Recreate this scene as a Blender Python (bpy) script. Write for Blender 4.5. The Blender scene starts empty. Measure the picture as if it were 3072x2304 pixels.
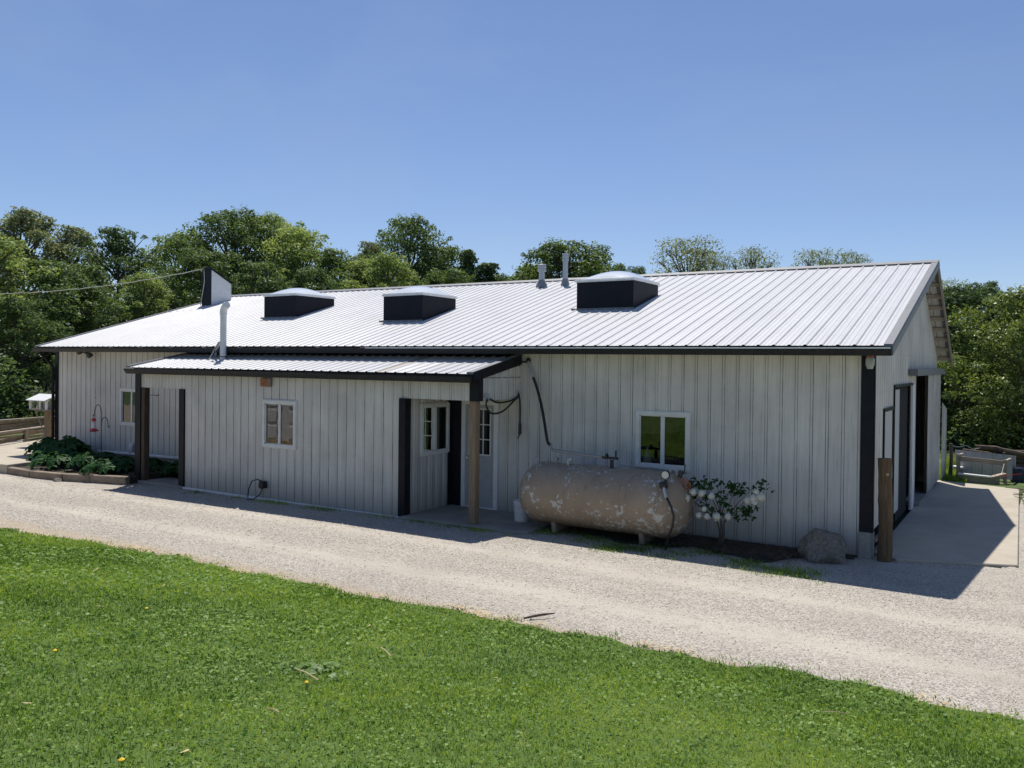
import bpy, math, random
import numpy as np
from mathutils import Vector, Matrix

random.seed(7)
rng = np.random.default_rng(11)
scene = bpy.context.scene
COL = scene.collection
PI = math.pi

# ------------------------------------------------------------------ camera
CAM = np.array([1.927, -13.193, 2.837])
YAW, PITCH, ROLL = -.5582, -.0094, .0112
FPX, CX, CY = 2497.4, 1536.0, 1111.1
f_ = np.array([math.sin(YAW)*math.cos(PITCH), math.cos(YAW)*math.cos(PITCH), math.sin(PITCH)])
r_ = np.array([math.cos(YAW), -math.sin(YAW), 0.0]); u_ = np.cross(r_, f_)
r_, u_ = math.cos(ROLL)*r_ + math.sin(ROLL)*u_, -math.sin(ROLL)*r_ + math.cos(ROLL)*u_
cam_data = bpy.data.cameras.new('camera')
cam = bpy.data.objects.new('camera', cam_data); COL.objects.link(cam)
mw = Matrix.Identity(4)
for i in range(3):
    mw[i][0], mw[i][1], mw[i][2], mw[i][3] = r_[i], u_[i], -f_[i], CAM[i]
cam.matrix_world = mw
cam_data.sensor_width = 36.0
cam_data.lens = FPX/3072*36.0
cam_data.shift_y = -(1152-CY)/3072
cam_data.clip_start = 0.05
cam_data.clip_end = 3000
scene.camera = cam

# ------------------------------------------------------------------ light
SUN = Vector((.29, -.38, -1.0)).normalized()
EL = math.asin(-SUN.z); AZ = math.atan2(-SUN.x, -SUN.y)
world = bpy.data.worlds.new('World'); scene.world = world; world.use_nodes = True
wn = world.node_tree.nodes; wl = world.node_tree.links
sky = wn.new('ShaderNodeTexSky'); sky.sky_type = 'NISHITA'; sky.sun_disc = False
sky.sun_elevation = EL; sky.sun_rotation = AZ
sky.air_density = .9; sky.dust_density = .05; sky.ozone_density = 3.4
bgn = wn['Background']; bgn.inputs['Strength'].default_value = .108
gm = wn.new('ShaderNodeGamma'); gm.inputs[1].default_value = .90; wl.new(sky.outputs[0], gm.inputs[0])
tn = wn.new('ShaderNodeMix'); tn.data_type = 'RGBA'; tn.blend_type = 'MULTIPLY'; tn.inputs['Factor'].default_value = 1
wl.new(gm.outputs[0], tn.inputs['A']); tn.inputs['B'].default_value = (.98, 1.0, 1.13, 1)
# a trace of high cirrus
wc = wn.new('ShaderNodeTexCoord'); wm = wn.new('ShaderNodeMapping'); wm.inputs['Rotation'].default_value = (0, 0, .5); wm.inputs['Scale'].default_value = (1.2, 5.0, 7.0)
wl.new(wc.outputs['Generated'], wm.inputs['Vector'])
wz = wn.new('ShaderNodeTexNoise'); wz.inputs['Scale'].default_value = 1.3; wz.inputs['Detail'].default_value = 7; wz.inputs['Roughness'].default_value = .55; wl.new(wm.outputs[0], wz.inputs['Vector'])
wr = wn.new('ShaderNodeValToRGB'); wr.color_ramp.elements[0].position = .45; wr.color_ramp.elements[0].color = (0, 0, 0, 1); wr.color_ramp.elements[1].position = .85; wr.color_ramp.elements[1].color = (.13, .13, .13, 1)
wl.new(wz.outputs['Fac'], wr.inputs[0])
cl = wn.new('ShaderNodeMix'); cl.data_type = 'RGBA'; wl.new(wr.outputs[0], cl.inputs['Factor']); wl.new(tn.outputs['Result'], cl.inputs['A']); cl.inputs['B'].default_value = (4.6, 4.9, 5.4, 1)
wl.new(cl.outputs['Result'], bgn.inputs['Color'])
sl = bpy.data.lights.new('sun', 'SUN'); sl.energy = 5.0; sl.angle = math.radians(.53); sl.color = (1, .95, .87)
so = bpy.data.objects.new('sun', sl); COL.objects.link(so)
so.rotation_euler = SUN.to_track_quat('-Z', 'Y').to_euler(); so.location = (-20, 30, 60)
scene.view_settings.view_transform = 'Standard'; scene.view_settings.look = 'None'
scene.view_settings.exposure = 0.10; scene.view_settings.gamma = 1
scene.view_settings.use_curve_mapping = False

# ------------------------------------------------------------------ materials
MATS = {}
def new_mat(name):
    m = bpy.data.materials.new(name); m.use_nodes = True
    MATS[name] = m
    nt = m.node_tree
    return m, nt, nt.nodes, nt.links, nt.nodes['Principled BSDF']

def noise(n, l, vec, scale, detail=4, rough=.6):
    t = n.new('ShaderNodeTexNoise'); t.inputs['Scale'].default_value = scale
    t.inputs['Detail'].default_value = detail; t.inputs['Roughness'].default_value = rough
    if vec is not None: l.new(vec, t.inputs['Vector'])
    return t.outputs['Fac']

def ramp(n, l, fac, stops):
    r = n.new('ShaderNodeValToRGB'); e = r.color_ramp.elements
    while len(e) < len(stops): e.new(.5)
    for el, (p, c) in zip(e, stops):
        el.position = p; el.color = (c[0], c[1], c[2], 1) if not isinstance(c, (int, float)) else (c, c, c, 1)
    l.new(fac, r.inputs[0])
    return r.outputs[0]

def mix(n, l, fac, a, b, mode='MIX'):
    x = n.new('ShaderNodeMix'); x.data_type = 'RGBA'; x.blend_type = mode
    for s, v in ((x.inputs['Factor'], fac), (x.inputs['A'], a), (x.inputs['B'], b)):
        if isinstance(v, (int, float)): s.default_value = v
        elif isinstance(v, tuple): s.default_value = (v[0], v[1], v[2], 1)
        else: l.new(v, s)
    return x.outputs['Result']

def math_(n, l, op, a, b=0.0):
    x = n.new('ShaderNodeMath'); x.operation = op
    for s, v in ((x.inputs[0], a), (x.inputs[1], b)):
        if isinstance(v, (int, float)): s.default_value = v
        else: l.new(v, s)
    return x.outputs[0]

def coords(n, kind='Object', scale=None, l=None):
    t = n.new('ShaderNodeTexCoord').outputs[kind]
    if scale is not None:
        mp = n.new('ShaderNodeMapping'); mp.inputs['Scale'].default_value = scale
        l.new(t, mp.inputs['Vector']); return mp.outputs[0]
    return t

def bump(n, l, height, strength, dist, bsdf):
    b = n.new('ShaderNodeBump'); b.inputs['Strength'].default_value = strength; b.inputs['Distance'].default_value = dist
    l.new(height, b.inputs['Height']); l.new(b.outputs[0], bsdf.inputs['Normal'])

def simple(name, c1, c2, scale=5, rough=.7, metal=0, bmp=0, stretch=None, spec=.5, detail=5):
    m, nt, n, l, b = new_mat(name)
    v = coords(n, 'Object', stretch, l)
    f = noise(n, l, v, scale, detail)
    l.new(ramp(n, l, f, [(.3, c1), (.7, c2)]), b.inputs['Base Color'])
    b.inputs['Roughness'].default_value = rough; b.inputs['Metallic'].default_value = metal
    b.inputs['Specular IOR Level'].default_value = spec
    if bmp: bump(n, l, f, bmp, .02, b)
    return m

def siding_mat(name, base, dirt, line=.6, streak=.25, rough=.55, stain=None, edge=.128, tint=.06):
    """painted ribbed steel; uv.x = metres across the sheets, uv.y = metres along them"""
    m, nt, n, l, b = new_mat(name)
    uv = coords(n, 'UV'); sep = n.new('ShaderNodeSeparateXYZ'); l.new(uv, sep.inputs[0])
    ux = sep.outputs[0]; vy = sep.outputs[1]
    def uvn(sx, sy, sc, det, ro=.6):
        mp_ = n.new('ShaderNodeMapping'); mp_.inputs['Scale'].default_value = (sx, sy, 1); l.new(uv, mp_.inputs['Vector'])
        return noise(n, l, mp_.outputs[0], sc, det, ro)
    st = uvn(16, .45, 1.0, 6, .68); bl = uvn(1.1, .8, 1.0, 5, .6); fine = uvn(40, 1.2, 1.0, 4, .6)
    oi = n.new('ShaderNodeObjectInfo')
    c = mix(n, l, math_(n, l, 'MULTIPLY', oi.outputs['Random'], tint*3), base, dirt)
    c = mix(n, l, ramp(n, l, st, [(.42, 0.0), (.78, streak)]), c, dirt)
    c = mix(n, l, ramp(n, l, bl, [(.38, 0.0), (.75, streak*1.2)]), c, dirt)
    c = mix(n, l, ramp(n, l, fine, [(.60, 0.0), (.72, streak*1.1)]), c, tuple(x*.55 for x in dirt))
    # dark broken lines along the edges of the ribs
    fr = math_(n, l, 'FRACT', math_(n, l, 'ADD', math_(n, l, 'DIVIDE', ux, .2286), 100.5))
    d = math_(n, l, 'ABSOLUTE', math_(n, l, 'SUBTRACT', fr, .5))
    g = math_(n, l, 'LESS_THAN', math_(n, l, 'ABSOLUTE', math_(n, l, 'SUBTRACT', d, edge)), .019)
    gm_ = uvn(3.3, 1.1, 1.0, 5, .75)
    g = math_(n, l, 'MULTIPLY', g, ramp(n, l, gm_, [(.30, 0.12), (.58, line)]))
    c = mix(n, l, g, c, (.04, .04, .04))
    # screw rows
    fv = math_(n, l, 'ABSOLUTE', math_(n, l, 'SUBTRACT', math_(n, l, 'FRACT', math_(n, l, 'DIVIDE', vy, .61)), .5))
    fu = math_(n, l, 'ABSOLUTE', math_(n, l, 'SUBTRACT', d, edge+.06))
    sc_ = math_(n, l, 'MULTIPLY', math_(n, l, 'LESS_THAN', math_(n, l, 'SUBTRACT', .5, fv), .018), math_(n, l, 'LESS_THAN', fu, .045))
    c = mix(n, l, math_(n, l, 'MULTIPLY', sc_, .13 if name.startswith('siding') else .45), c, (.10, .10, .10))
    if name.startswith('siding'):
        # brown tone darkening towards the foot of the wall and odd rusty marks
        lo = ramp(n, l, math_(n, l, 'ADD', vy, math_(n, l, 'MULTIPLY', bl, .6)), [(.2, .62), (.85, 0.0)])
        c = mix(n, l, lo, c, (.17, .155, .12))
        vo = n.new('ShaderNodeTexVoronoi'); vo.inputs['Scale'].default_value = 1.3; l.new(uv, vo.inputs['Vector'])
        c = mix(n, l, math_(n, l, 'LESS_THAN', vo.outputs['Distance'], .022), c, (.03, .028, .025))
    if stain:
        du = math_(n, l, 'ABSOLUTE', math_(n, l, 'ADD', ux, 8.13)); s = math_(n, l, 'MULTIPLY', ramp(n, l, st, [(.3, .3), (.6, .85)]), ramp(n, l, du, [(.07, 1.0), (.17, 0.0)]))
        c = mix(n, l, s, c, stain)
    l.new(c, b.inputs['Base Color']); b.inputs['Roughness'].default_value = rough
    wob = uvn(.9, .35, 1.0, 2, .5)
    bump(n, l, math_(n, l, 'ADD', math_(n, l, 'MULTIPLY', st, .12), wob), .10, .03, b)
    return m

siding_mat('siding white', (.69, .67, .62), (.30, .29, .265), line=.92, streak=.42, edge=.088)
siding_mat('roof white', (.555, .557, .568), (.37, .375, .39), line=.25, streak=.30, rough=.45)
siding_mat('roof stained', (.72, .735, .77), (.40, .36, .30), line=.35, streak=.4, rough=.5, stain=(.27, .22, .17))
siding_mat('bin steel', (.42, .43, .46), (.25, .25, .26), line=.3, rough=.35)
simple('black trim', (.010, .011, .016), (.017, .018, .024), 8, .42, spec=.15)
simple('grey trim', (.15, .155, .165), (.19, .195, .205), 8, .5)
simple('gutter metal', (.012, .013, .018), (.05, .05, .05), 40, .4, spec=.15)
simple('worn aluminium', (.62, .62, .62), (.8, .8, .8), 12, .35, .3)
simple('white vinyl', (.62, .62, .60), (.72, .72, .70), 6, .4)
simple('white plastic', (.62, .63, .64), (.72, .72, .72), 5, .35)
simple('white paint', (.66, .66, .65), (.76, .76, .75), 9, .5)
simple('door paint', (.33, .34, .35), (.40, .41, .42), 5, .5)
simple('galvanised', (.36, .38, .41), (.52, .54, .56), 25, .4, .35)
simple('grey pipe', (.20, .21, .22), (.30, .31, .32), 20, .5, .3)
simple('black rubber', (.012, .012, .012), (.022, .022, .022), 20, .5)
simple('black iron', (.012, .012, .013), (.03, .028, .026), 30, .5)
simple('skylight curb', (.010, .011, .017), (.014, .015, .022), 5, .55, spec=.15)
simple('rust plate', (.22, .075, .03), (.38, .17, .08), 22, .8)
simple('concrete', (.38, .335, .265), (.47, .42, .34), 2.2, .9, bmp=.15, detail=10)
simple('concrete block', (.25, .25, .23), (.34, .33, .30), 20, .95, bmp=.4)
simple('porch concrete', (.22, .205, .18), (.31, .285, .25), 3, .9, bmp=.2, detail=9)
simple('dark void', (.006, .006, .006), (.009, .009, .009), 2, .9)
simple('hatch board', (.46, .46, .44), (.56, .56, .54), 3, .6, stretch=(8, 8, .6))
simple('treated post', (.16, .115, .073), (.29, .215, .14), 3, .8, bmp=.5, stretch=(14, 14, .9))
simple('dark post', (.035, .026, .018), (.085, .062, .042), 3.5, .9, bmp=.8, stretch=(10, 10, .9))
simple('old post', (.075, .048, .024), (.19, .125, .065), 3.5, .9, bmp=.8, stretch=(10, 10, .9))
simple('weathered board', (.20, .165, .13), (.36, .31, .26), 3, .9, bmp=.5, stretch=(1.2, 10, 10))
simple('fence board', (.26, .20, .155), (.46, .385, .31), 3, .9, bmp=.5, stretch=(8, .9, 10))
simple('rail timber', (.17, .135, .10), (.29, .235, .18), 5, .95, bmp=.6)
simple('red wood', (.10, .035, .025), (.15, .05, .035), 6, .85)
simple('red plastic', (.5, .03, .05), (.6, .045, .06), 6, .3)
simple('feeder glass', (.72, .66, .62), (.8, .74, .7), 6, .1)
simple('blue barrel', (.006, .010, .035), (.010, .018, .055), 6, .4)
simple('gauge face', (.55, .54, .50), (.62, .61, .57), 6, .3)
simple('copper red', (.25, .07, .05), (.35, .12, .08), 20, .5)
simple('soil', (.022, .017, .012), (.06, .045, .03), 14, .98, bmp=.8)
simple('mulch litter', (.05, .035, .022), (.16, .115, .07), 9, .95)
simple('straw', (.40, .29, .14), (.62, .50, .30), 6, .8)
simple('bark', (.07, .058, .045), (.15, .125, .10), 6, .95, bmp=.6, stretch=(6, 6, 1))
simple('grey bark', (.17, .15, .125), (.30, .27, .235), 8, .95)
simple('brush wood', (.05, .035, .026), (.15, .11, .085), 10, .95)
simple('dandelion', (.8, .5, .01), (.9, .62, .02), 30, .6)
simple('petal white', (.66, .66, .55), (.80, .79, .71), 40, .7)
simple('cable', (.55, .54, .44), (.66, .65, .55), 10, .5)
simple('glass lamp', (.30, .32, .31), (.40, .42, .40), 10, .15)
simple('boulder stone', (.11, .095, .08), (.27, .238, .20), 22, .9, bmp=.7, detail=9)
simple('lumber underside', (.33, .29, .24), (.46, .41, .35), 4, .85, stretch=(1, 8, 8))
simple('garage panel', (.70, .70, .69), (.76, .76, .75), 3, .45)

m, nt, n, l, b = new_mat('window glass')
tr = n.new('ShaderNodeBsdfTransparent'); tr.inputs[0].default_value = (.55, .58, .57, 1)
gl = n.new('ShaderNodeBsdfGlossy'); gl.inputs['Roughness'].default_value = .015; gl.inputs[0].default_value = (.9, .92, .92, 1)
fz = n.new('ShaderNodeFresnel'); fz.inputs['IOR'].default_value = 1.7
wv = noise(n, l, coords(n, 'Object'), 2.2, 2)
bp = n.new('ShaderNodeBump'); bp.inputs['Strength'].default_value = .03; bp.inputs['Distance'].default_value = .05
l.new(wv, bp.inputs['Height']); l.new(bp.outputs[0], gl.inputs['Normal'])
mx = n.new('ShaderNodeMixShader'); l.new(math_(n, l, 'ADD', math_(n, l, 'MULTIPLY', fz.outputs[0], 1.6), .0), mx.inputs[0])
l.new(tr.outputs[0], mx.inputs[1]); l.new(gl.outputs[0], mx.inputs[2]); l.new(mx.outputs[0], n['Material Output'].inputs[0])

m, nt, n, l, b = new_mat('dome acrylic')
b.inputs['Base Color'].default_value = (.74, .77, .80, 1); b.inputs['Roughness'].default_value = .12
b.inputs['Coat Weight'].default_value = .6

def tank_mat():
    m, nt, n, l, b = new_mat('tank paint')
    v = coords(n, 'Object')
    f1 = noise(n, l, v, 2.0, 5); f2 = noise(n, l, v, 13, 10, .68); f3 = noise(n, l, v, 1.6, 2)
    c = ramp(n, l, f1, [(.3, (.27, .205, .14)), (.7, (.36, .28, .20))])
    th = math_(n, l, 'ADD', f2, math_(n, l, 'MULTIPLY', math_(n, l, 'SUBTRACT', f3, .48), .50))
    sp = n.new('ShaderNodeSeparateXYZ'); l.new(v, sp.inputs[0])
    peel = ramp(n, l, th, [(.585, 0.0), (.60, 1.0)])
    edge = ramp(n, l, th, [(.575, 0.0), (.588, 1.0)])
    c = mix(n, l, edge, c, (.10, .075, .05))
    c = mix(n, l, peel, c, (.50, .49, .46))
    mpk = n.new('ShaderNodeMapping'); mpk.inputs['Scale'].default_value = (9, 9, .8); l.new(v, mpk.inputs['Vector'])
    c = mix(n, l, ramp(n, l, noise(n, l, mpk.outputs[0], 1.0, 5), [(.52, 0.0), (.78, .55)]), c, (.13, .085, .05))
    low = ramp(n, l, math_(n, l, 'ADD', sp.outputs[2], math_(n, l, 'MULTIPLY', f2, .25)), [(.24, .8), (.44, 0.0)])
    c = mix(n, l, low, c, (.075, .045, .02))
    l.new(c, b.inputs['Base Color']); b.inputs['Roughness'].default_value = .6
    bump(n, l, th, .12, .01, b)
tank_mat()

def leaf_mat(name, cols, scale, trans=.35, gloss=.06, rough=.45, perobj=.0, cell=.11, wn_share=.3, con=1.0):
    m, nt, n, l, b = new_mat(name)
    v = coords(n, 'Object'); f = noise(n, l, v, scale, 3)
    if con != 1.0: f = math_(n, l, 'ADD', math_(n, l, 'MULTIPLY', math_(n, l, 'SUBTRACT', f, .5), con), .52)
    wn_ = n.new('ShaderNodeTexWhiteNoise'); wn_.noise_dimensions = '3D'
    sn = n.new('ShaderNodeVectorMath'); sn.operation = 'SNAP'; l.new(v, sn.inputs[0]); sn.inputs[1].default_value = (cell, cell, cell)
    l.new(sn.outputs[0], wn_.inputs[0])
    ff = math_(n, l, 'ADD', math_(n, l, 'MULTIPLY', f, 1-wn_share), math_(n, l, 'MULTIPLY', wn_.outputs[0], wn_share))
    if perobj:
        oi = n.new('ShaderNodeObjectInfo')
        ff = math_(n, l, 'ADD', ff, math_(n, l, 'MULTIPLY', math_(n, l, 'SUBTRACT', oi.outputs['Random'], .5), perobj))
    c = ramp(n, l, ff, [(.33, cols[0]), (.5, cols[1]), (.67, cols[2])])
    df = n.new('ShaderNodeBsdfDiffuse'); l.new(c, df.inputs[0])
    tl = n.new('ShaderNodeBsdfTranslucent')
    l.new(mix(n, l, 1.0, c, (1.0, 1.0, .55), 'MULTIPLY'), tl.inputs[0])
    m1 = n.new('ShaderNodeMixShader'); m1.inputs[0].default_value = trans
    l.new(df.outputs[0], m1.inputs[1]); l.new(tl.outputs[0], m1.inputs[2])
    g2 = n.new('ShaderNodeBsdfGlossy'); g2.inputs['Roughness'].default_value = rough; g2.inputs[0].default_value = (.9, .95, .9, 1)
    m2 = n.new('ShaderNodeMixShader'); m2.inputs[0].default_value = gloss
    l.new(m1.outputs[0], m2.inputs[1]); l.new(g2.outputs[0], m2.inputs[2])
    l.new(m2.outputs[0], n['Material Output'].inputs[0])
leaf_mat('leaf wood', [(.100, .155, .058), (.205, .280, .098), (.345, .425, .160)], .45, trans=.55, gloss=.02, perobj=.55)
leaf_mat('leaf dark', [(.055, .098, .045), (.100, .158, .064), (.175, .245, .098)], .5, trans=.52, gloss=.02, perobj=.25)
leaf_mat('leaf spring', [(.200, .235, .125), (.265, .300, .160), (.335, .370, .205)], .6, trans=.45, gloss=.02)
leaf_mat('leaf glossy', [(.115, .160, .042), (.175, .230, .058), (.245, .300, .088)], 1.2, trans=.45, gloss=.03, rough=.4)
leaf_mat('leaf bed', [(.020, .060, .022), (.032, .085, .028), (.055, .120, .034)], 3, trans=.25, gloss=.012)
leaf_mat('leaf weed', [(.13, .22, .06), (.20, .31, .10), (.30, .40, .17)], 8, trans=.4, gloss=.02)
leaf_mat('leaf bush', [(.022, .065, .014), (.036, .090, .020), (.060, .125, .028)], 6, trans=.3, gloss=.015)
leaf_mat('grass blade', [(.085, .160, .026), (.215, .345, .058), (.420, .520, .105)], .42, trans=.5, gloss=.015, cell=.03, wn_share=.38, con=2.0)
leaf_mat('clover leaf', [(.100, .200, .040), (.190, .325, .070), (.300, .430, .125)], 1.0, trans=.48, gloss=.012, cell=.03, wn_share=.38, con=1.6)

def gravel_mat():
    m, nt, n, l, b = new_mat('gravel')
    v = coords(n, 'Object')
    vo = n.new('ShaderNodeTexVoronoi'); vo.inputs['Scale'].default_value = 60; l.new(v, vo.inputs['Vector'])
    sp = n.new('ShaderNodeSeparateColor'); l.new(vo.outputs['Color'], sp.inputs[0])
    c = ramp(n, l, sp.outputs[0], [(.02, (.21, .185, .155)), (.35, (.37, .335, .285)), (.95, (.53, .49, .425))])
    big = noise(n, l, v, .55, 6); mid = noise(n, l, v, 5, 6)
    mpx = n.new('ShaderNodeMapping'); mpx.inputs['Scale'].default_value = (.22, 2.2, 1); l.new(v, mpx.inputs['Vector'])
    tr_ = noise(n, l, mpx.outputs[0], 1.0, 6)
    # compacted wheel lanes along the drive
    sxyz = n.new('ShaderNodeSeparateXYZ'); l.new(v, sxyz.inputs[0])
    yy = math_(n, l, 'ADD', sxyz.outputs[1], math_(n, l, 'MULTIPLY', math_(n, l, 'SUBTRACT', big, .5), .9))
    lanes = 0.0
    for y0 in (-3.05, -4.75):
        d = math_(n, l, 'ABSOLUTE', math_(n, l, 'SUBTRACT', yy, y0))
        lanes = math_(n, l, 'ADD', lanes, ramp(n, l, d, [(.12, 1.0), (.55, 0.0)]))
    lanes = math_(n, l, 'MULTIPLY', lanes, ramp(n, l, tr_, [(.3, .15), (.65, .75)]))
    c = mix(n, l, lanes, c, (.53, .475, .40))
    c = mix(n, l, ramp(n, l, big, [(.45, .0), (.72, .45)]), c, (.30, .265, .225))
    c = mix(n, l, ramp(n, l, tr_, [(.48, .0), (.7, .5)]), c, (.50, .455, .385))
    c = mix(n, l, ramp(n, l, mid, [(.55, .0), (.78, .45)]), c, (.25, .21, .165))
    ed = math_(n, l, 'ADD', sxyz.outputs[1], math_(n, l, 'ADD', math_(n, l, 'MULTIPLY', mid, .5), 6.0))
    c = mix(n, l, ramp(n, l, ed, [(.22, .75), (.55, 0.0)]), c, (.38, .30, .20))
    l.new(c, b.inputs['Base Color']); b.inputs['Roughness'].default_value = .95
    h = math_(n, l, 'ADD', math_(n, l, 'MULTIPLY', vo.outputs['Distance'], -1.0), math_(n, l, 'MULTIPLY', mid, .8))
    bump(n, l, h, .6, .02, b)
gravel_mat()
m, nt, n, l, b = new_mat('gravel stone')
v = coords(n, 'Object')
c = ramp(n, l, noise(n, l, v, 38, 2), [(.32, (.22, .195, .165)), (.5, (.39, .355, .305)), (.68, (.54, .50, .44))])
l.new(c, b.inputs['Base Color']); b.inputs['Roughness'].default_value = .95
m, nt, n, l, b = new_mat('lawn soil')
v = coords(n, 'Object')
c = ramp(n, l, noise(n, l, v, 5, 8), [(.3, (.07, .115, .022)), (.55, (.10, .165, .032)), (.75, (.14, .18, .05))])
l.new(c, b.inputs['Base Color']); b.inputs['Roughness'].default_value = 1
bump(n, l, noise(n, l, v, 60, 4), .8, .03, b)
m, nt, n, l, b = new_mat('meadow')
v = coords(n, 'Object')
c = ramp(n, l, noise(n, l, v, .8, 8), [(.35, (.055, .095, .024)), (.55, (.095, .14, .036)), (.72, (.20, .165, .09))])
l.new(c, b.inputs['Base Color']); b.inputs['Roughness'].default_value = 1
bump(n, l, noise(n, l, v, 30, 4), .6, .04, b)

# ------------------------------------------------------------------ mesh helpers
def put(o, parent=None):
    COL.objects.link(o)
    if parent is not None: o.parent = parent
    return o

class MB:
    def __init__(s): s.v = []; s.f = []; s.uv = None
    def add(s, vs, fs):
        k = len(s.v); s.v += [tuple(map(float, p)) for p in vs]; s.f += [tuple(i+k for i in q) for q in fs]; return s
    def box(s, a, b, rot=None, piv=None):
        x0, y0, z0 = a; x1, y1, z1 = b
        vs = [Vector(p) for p in ((x0,y0,z0),(x1,y0,z0),(x1,y1,z0),(x0,y1,z0),(x0,y0,z1),(x1,y0,z1),(x1,y1,z1),(x0,y1,z1))]
        if rot is not None:
            pv = Vector(piv) if piv is not None else sum(vs, Vector())/8
            vs = [pv + rot @ (p-pv) for p in vs]
        return s.add(vs, [(0,3,2,1),(4,5,6,7),(0,1,5,4),(1,2,6,5),(2,3,7,6),(3,0,4,7)])
    def beam(s, p, q, w, h):
        """rectangular bar from p to q, w wide (sideways), h tall"""
        p, q = Vector(p), Vector(q); d = (q-p).normalized()
        sd = d.cross(Vector((0,0,1)))
        if sd.length < 1e-3: sd = Vector((1,0,0))
        sd.normalize(); up = sd.cross(d).normalized()
        c = []
        for e in (p, q):
            for a, b_ in ((-1,-1),(1,-1),(1,1),(-1,1)): c.append(e + sd*(w/2*a) + up*(h/2*b_))
        return s.add(c, [(0,1,2,3),(7,6,5,4),(0,4,5,1),(1,5,6,2),(2,6,7,3),(3,7,4,0)])
    def tube(s, pts, r, n=8, cap=True):
        pts = [Vector(p) for p in pts]; rs = r if isinstance(r, (list, tuple)) else [r]*len(pts)
        k = len(s.v); ref = None
        for i, p in enumerate(pts):
            d = (pts[min(i+1, len(pts)-1)] - pts[max(i-1, 0)]).normalized()
            if ref is None:
                ref = d.cross(Vector((0,0,1)))
                if ref.length < .05: ref = d.cross(Vector((1,0,0)))
            a = (ref - d*ref.dot(d)).normalized(); ref = a; b_ = d.cross(a)
            for j in range(n):
                t = 2*PI*j/n; s.v.append(tuple(p + (a*math.cos(t)+b_*math.sin(t))*rs[i]))
        for i in range(len(pts)-1):
            for j in range(n):
                s.f.append((k+i*n+j, k+i*n+(j+1)%n, k+(i+1)*n+(j+1)%n, k+(i+1)*n+j))
        if cap:
            s.f.append(tuple(k+j for j in reversed(range(n)))); e = k+(len(pts)-1)*n
            s.f.append(tuple(e+j for j in range(n)))
        return s
    def lathe(s, prof, c, axis='z', n=20):
        k = len(s.v)
        for r, h in prof:
            for j in range(n):
                t = 2*PI*j/n; a, b_ = r*math.cos(t), r*math.sin(t)
                p = (a, b_, h) if axis == 'z' else ((h, a, b_) if axis == 'x' else (a, h, b_))
                s.v.append((c[0]+p[0], c[1]+p[1], c[2]+p[2]))
        for i in range(len(prof)-1):
            for j in range(n):
                s.f.append((k+i*n+j, k+i*n+(j+1)%n, k+(i+1)*n+(j+1)%n, k+(i+1)*n+j))
        s.f.append(tuple(k+j for j in reversed(range(n)))); e = k+(len(prof)-1)*n
        s.f.append(tuple(e+j for j in range(n)))
        return s
    def prism(s, poly, a, b, axis='y'):
        """poly of 2-D points extruded from a to b along axis (x: poly=(y,z); y: poly=(x,z); z: poly=(x,y))"""
        def P(p, t): return (t, p[0], p[1]) if axis == 'x' else ((p[0], t, p[1]) if axis == 'y' else (p[0], p[1], t))
        m_ = len(poly); vs = [P(p, a) for p in poly] + [P(p, b) for p in poly]
        fs = [tuple(range(m_)), tuple(reversed(range(m_, 2*m_)))] + [(i, (i+1) % m_, m_+(i+1) % m_, m_+i) for i in range(m_)]
        return s.add(vs, fs)
    def mesh(s, name):
        me = bpy.data.meshes.new(name); me.from_pydata(s.v, [], s.f); me.update(); return me
    def build(s, name, mat, parent=None, smooth=False, bevel=0, loc=None):
        me = s.mesh(name)
        if bevel or True:
            import bmesh
            bm = bmesh.new(); bm.from_mesh(me)
            bmesh.ops.recalc_face_normals(bm, faces=bm.faces)
            if bevel: bmesh.ops.bevel(bm, geom=bm.edges[:], offset=bevel, segments=1, affect='EDGES', clamp_overlap=True)
            bm.to_mesh(me); bm.free()
        me.materials.append(MATS[mat])
        if smooth:
            for p in me.polygons: p.use_smooth = True
        o = bpy.data.objects.new(name, me); put(o, parent)
        if loc is not None: o.location = loc
        return o

def smooth_by_angle(o, ang=40):
    me = o.data
    for p in me.polygons: p.use_smooth = True
    try: me.set_sharp_from_angle(angle=math.radians(ang))
    except Exception: pass

def np_mesh(name, V, F, mat, parent=None, smooth=False):
    """V (n,3), F (m,k) all faces with k corners"""
    V = np.asarray(V, np.float32); F = np.asarray(F, np.int32)
    me = bpy.data.meshes.new(name); k = F.shape[1]
    me.vertices.add(len(V)); me.vertices.foreach_set('co', V.ravel())
    me.loops.add(F.size); me.loops.foreach_set('vertex_index', F.ravel())
    me.polygons.add(len(F)); me.polygons.foreach_set('loop_start', np.arange(0, F.size, k, dtype=np.int32))
    me.update(calc_edges=True)
    if smooth: me.polygons.foreach_set('use_smooth', np.ones(len(F), bool))
    me.materials.append(MATS[mat])
    o = bpy.data.objects.new(name, me); put(o, parent); return o

def thing(name, label, cat, loc=(0, 0, 0), group=None):
    o = bpy.data.objects.new(name, None); o.empty_display_size = .2; put(o)
    o.location = loc; o['label'] = label; o['category'] = cat
    if group: o['group'] = group
    return o
def tag(o, label, cat, group=None, kind=None):
    o['label'] = label; o['category'] = cat
    if group: o['group'] = group
    if kind: o['kind'] = kind
    return o
def struct(o, label=None):
    o['kind'] = 'structure'
    if label: o['label'] = label
    return o

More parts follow.
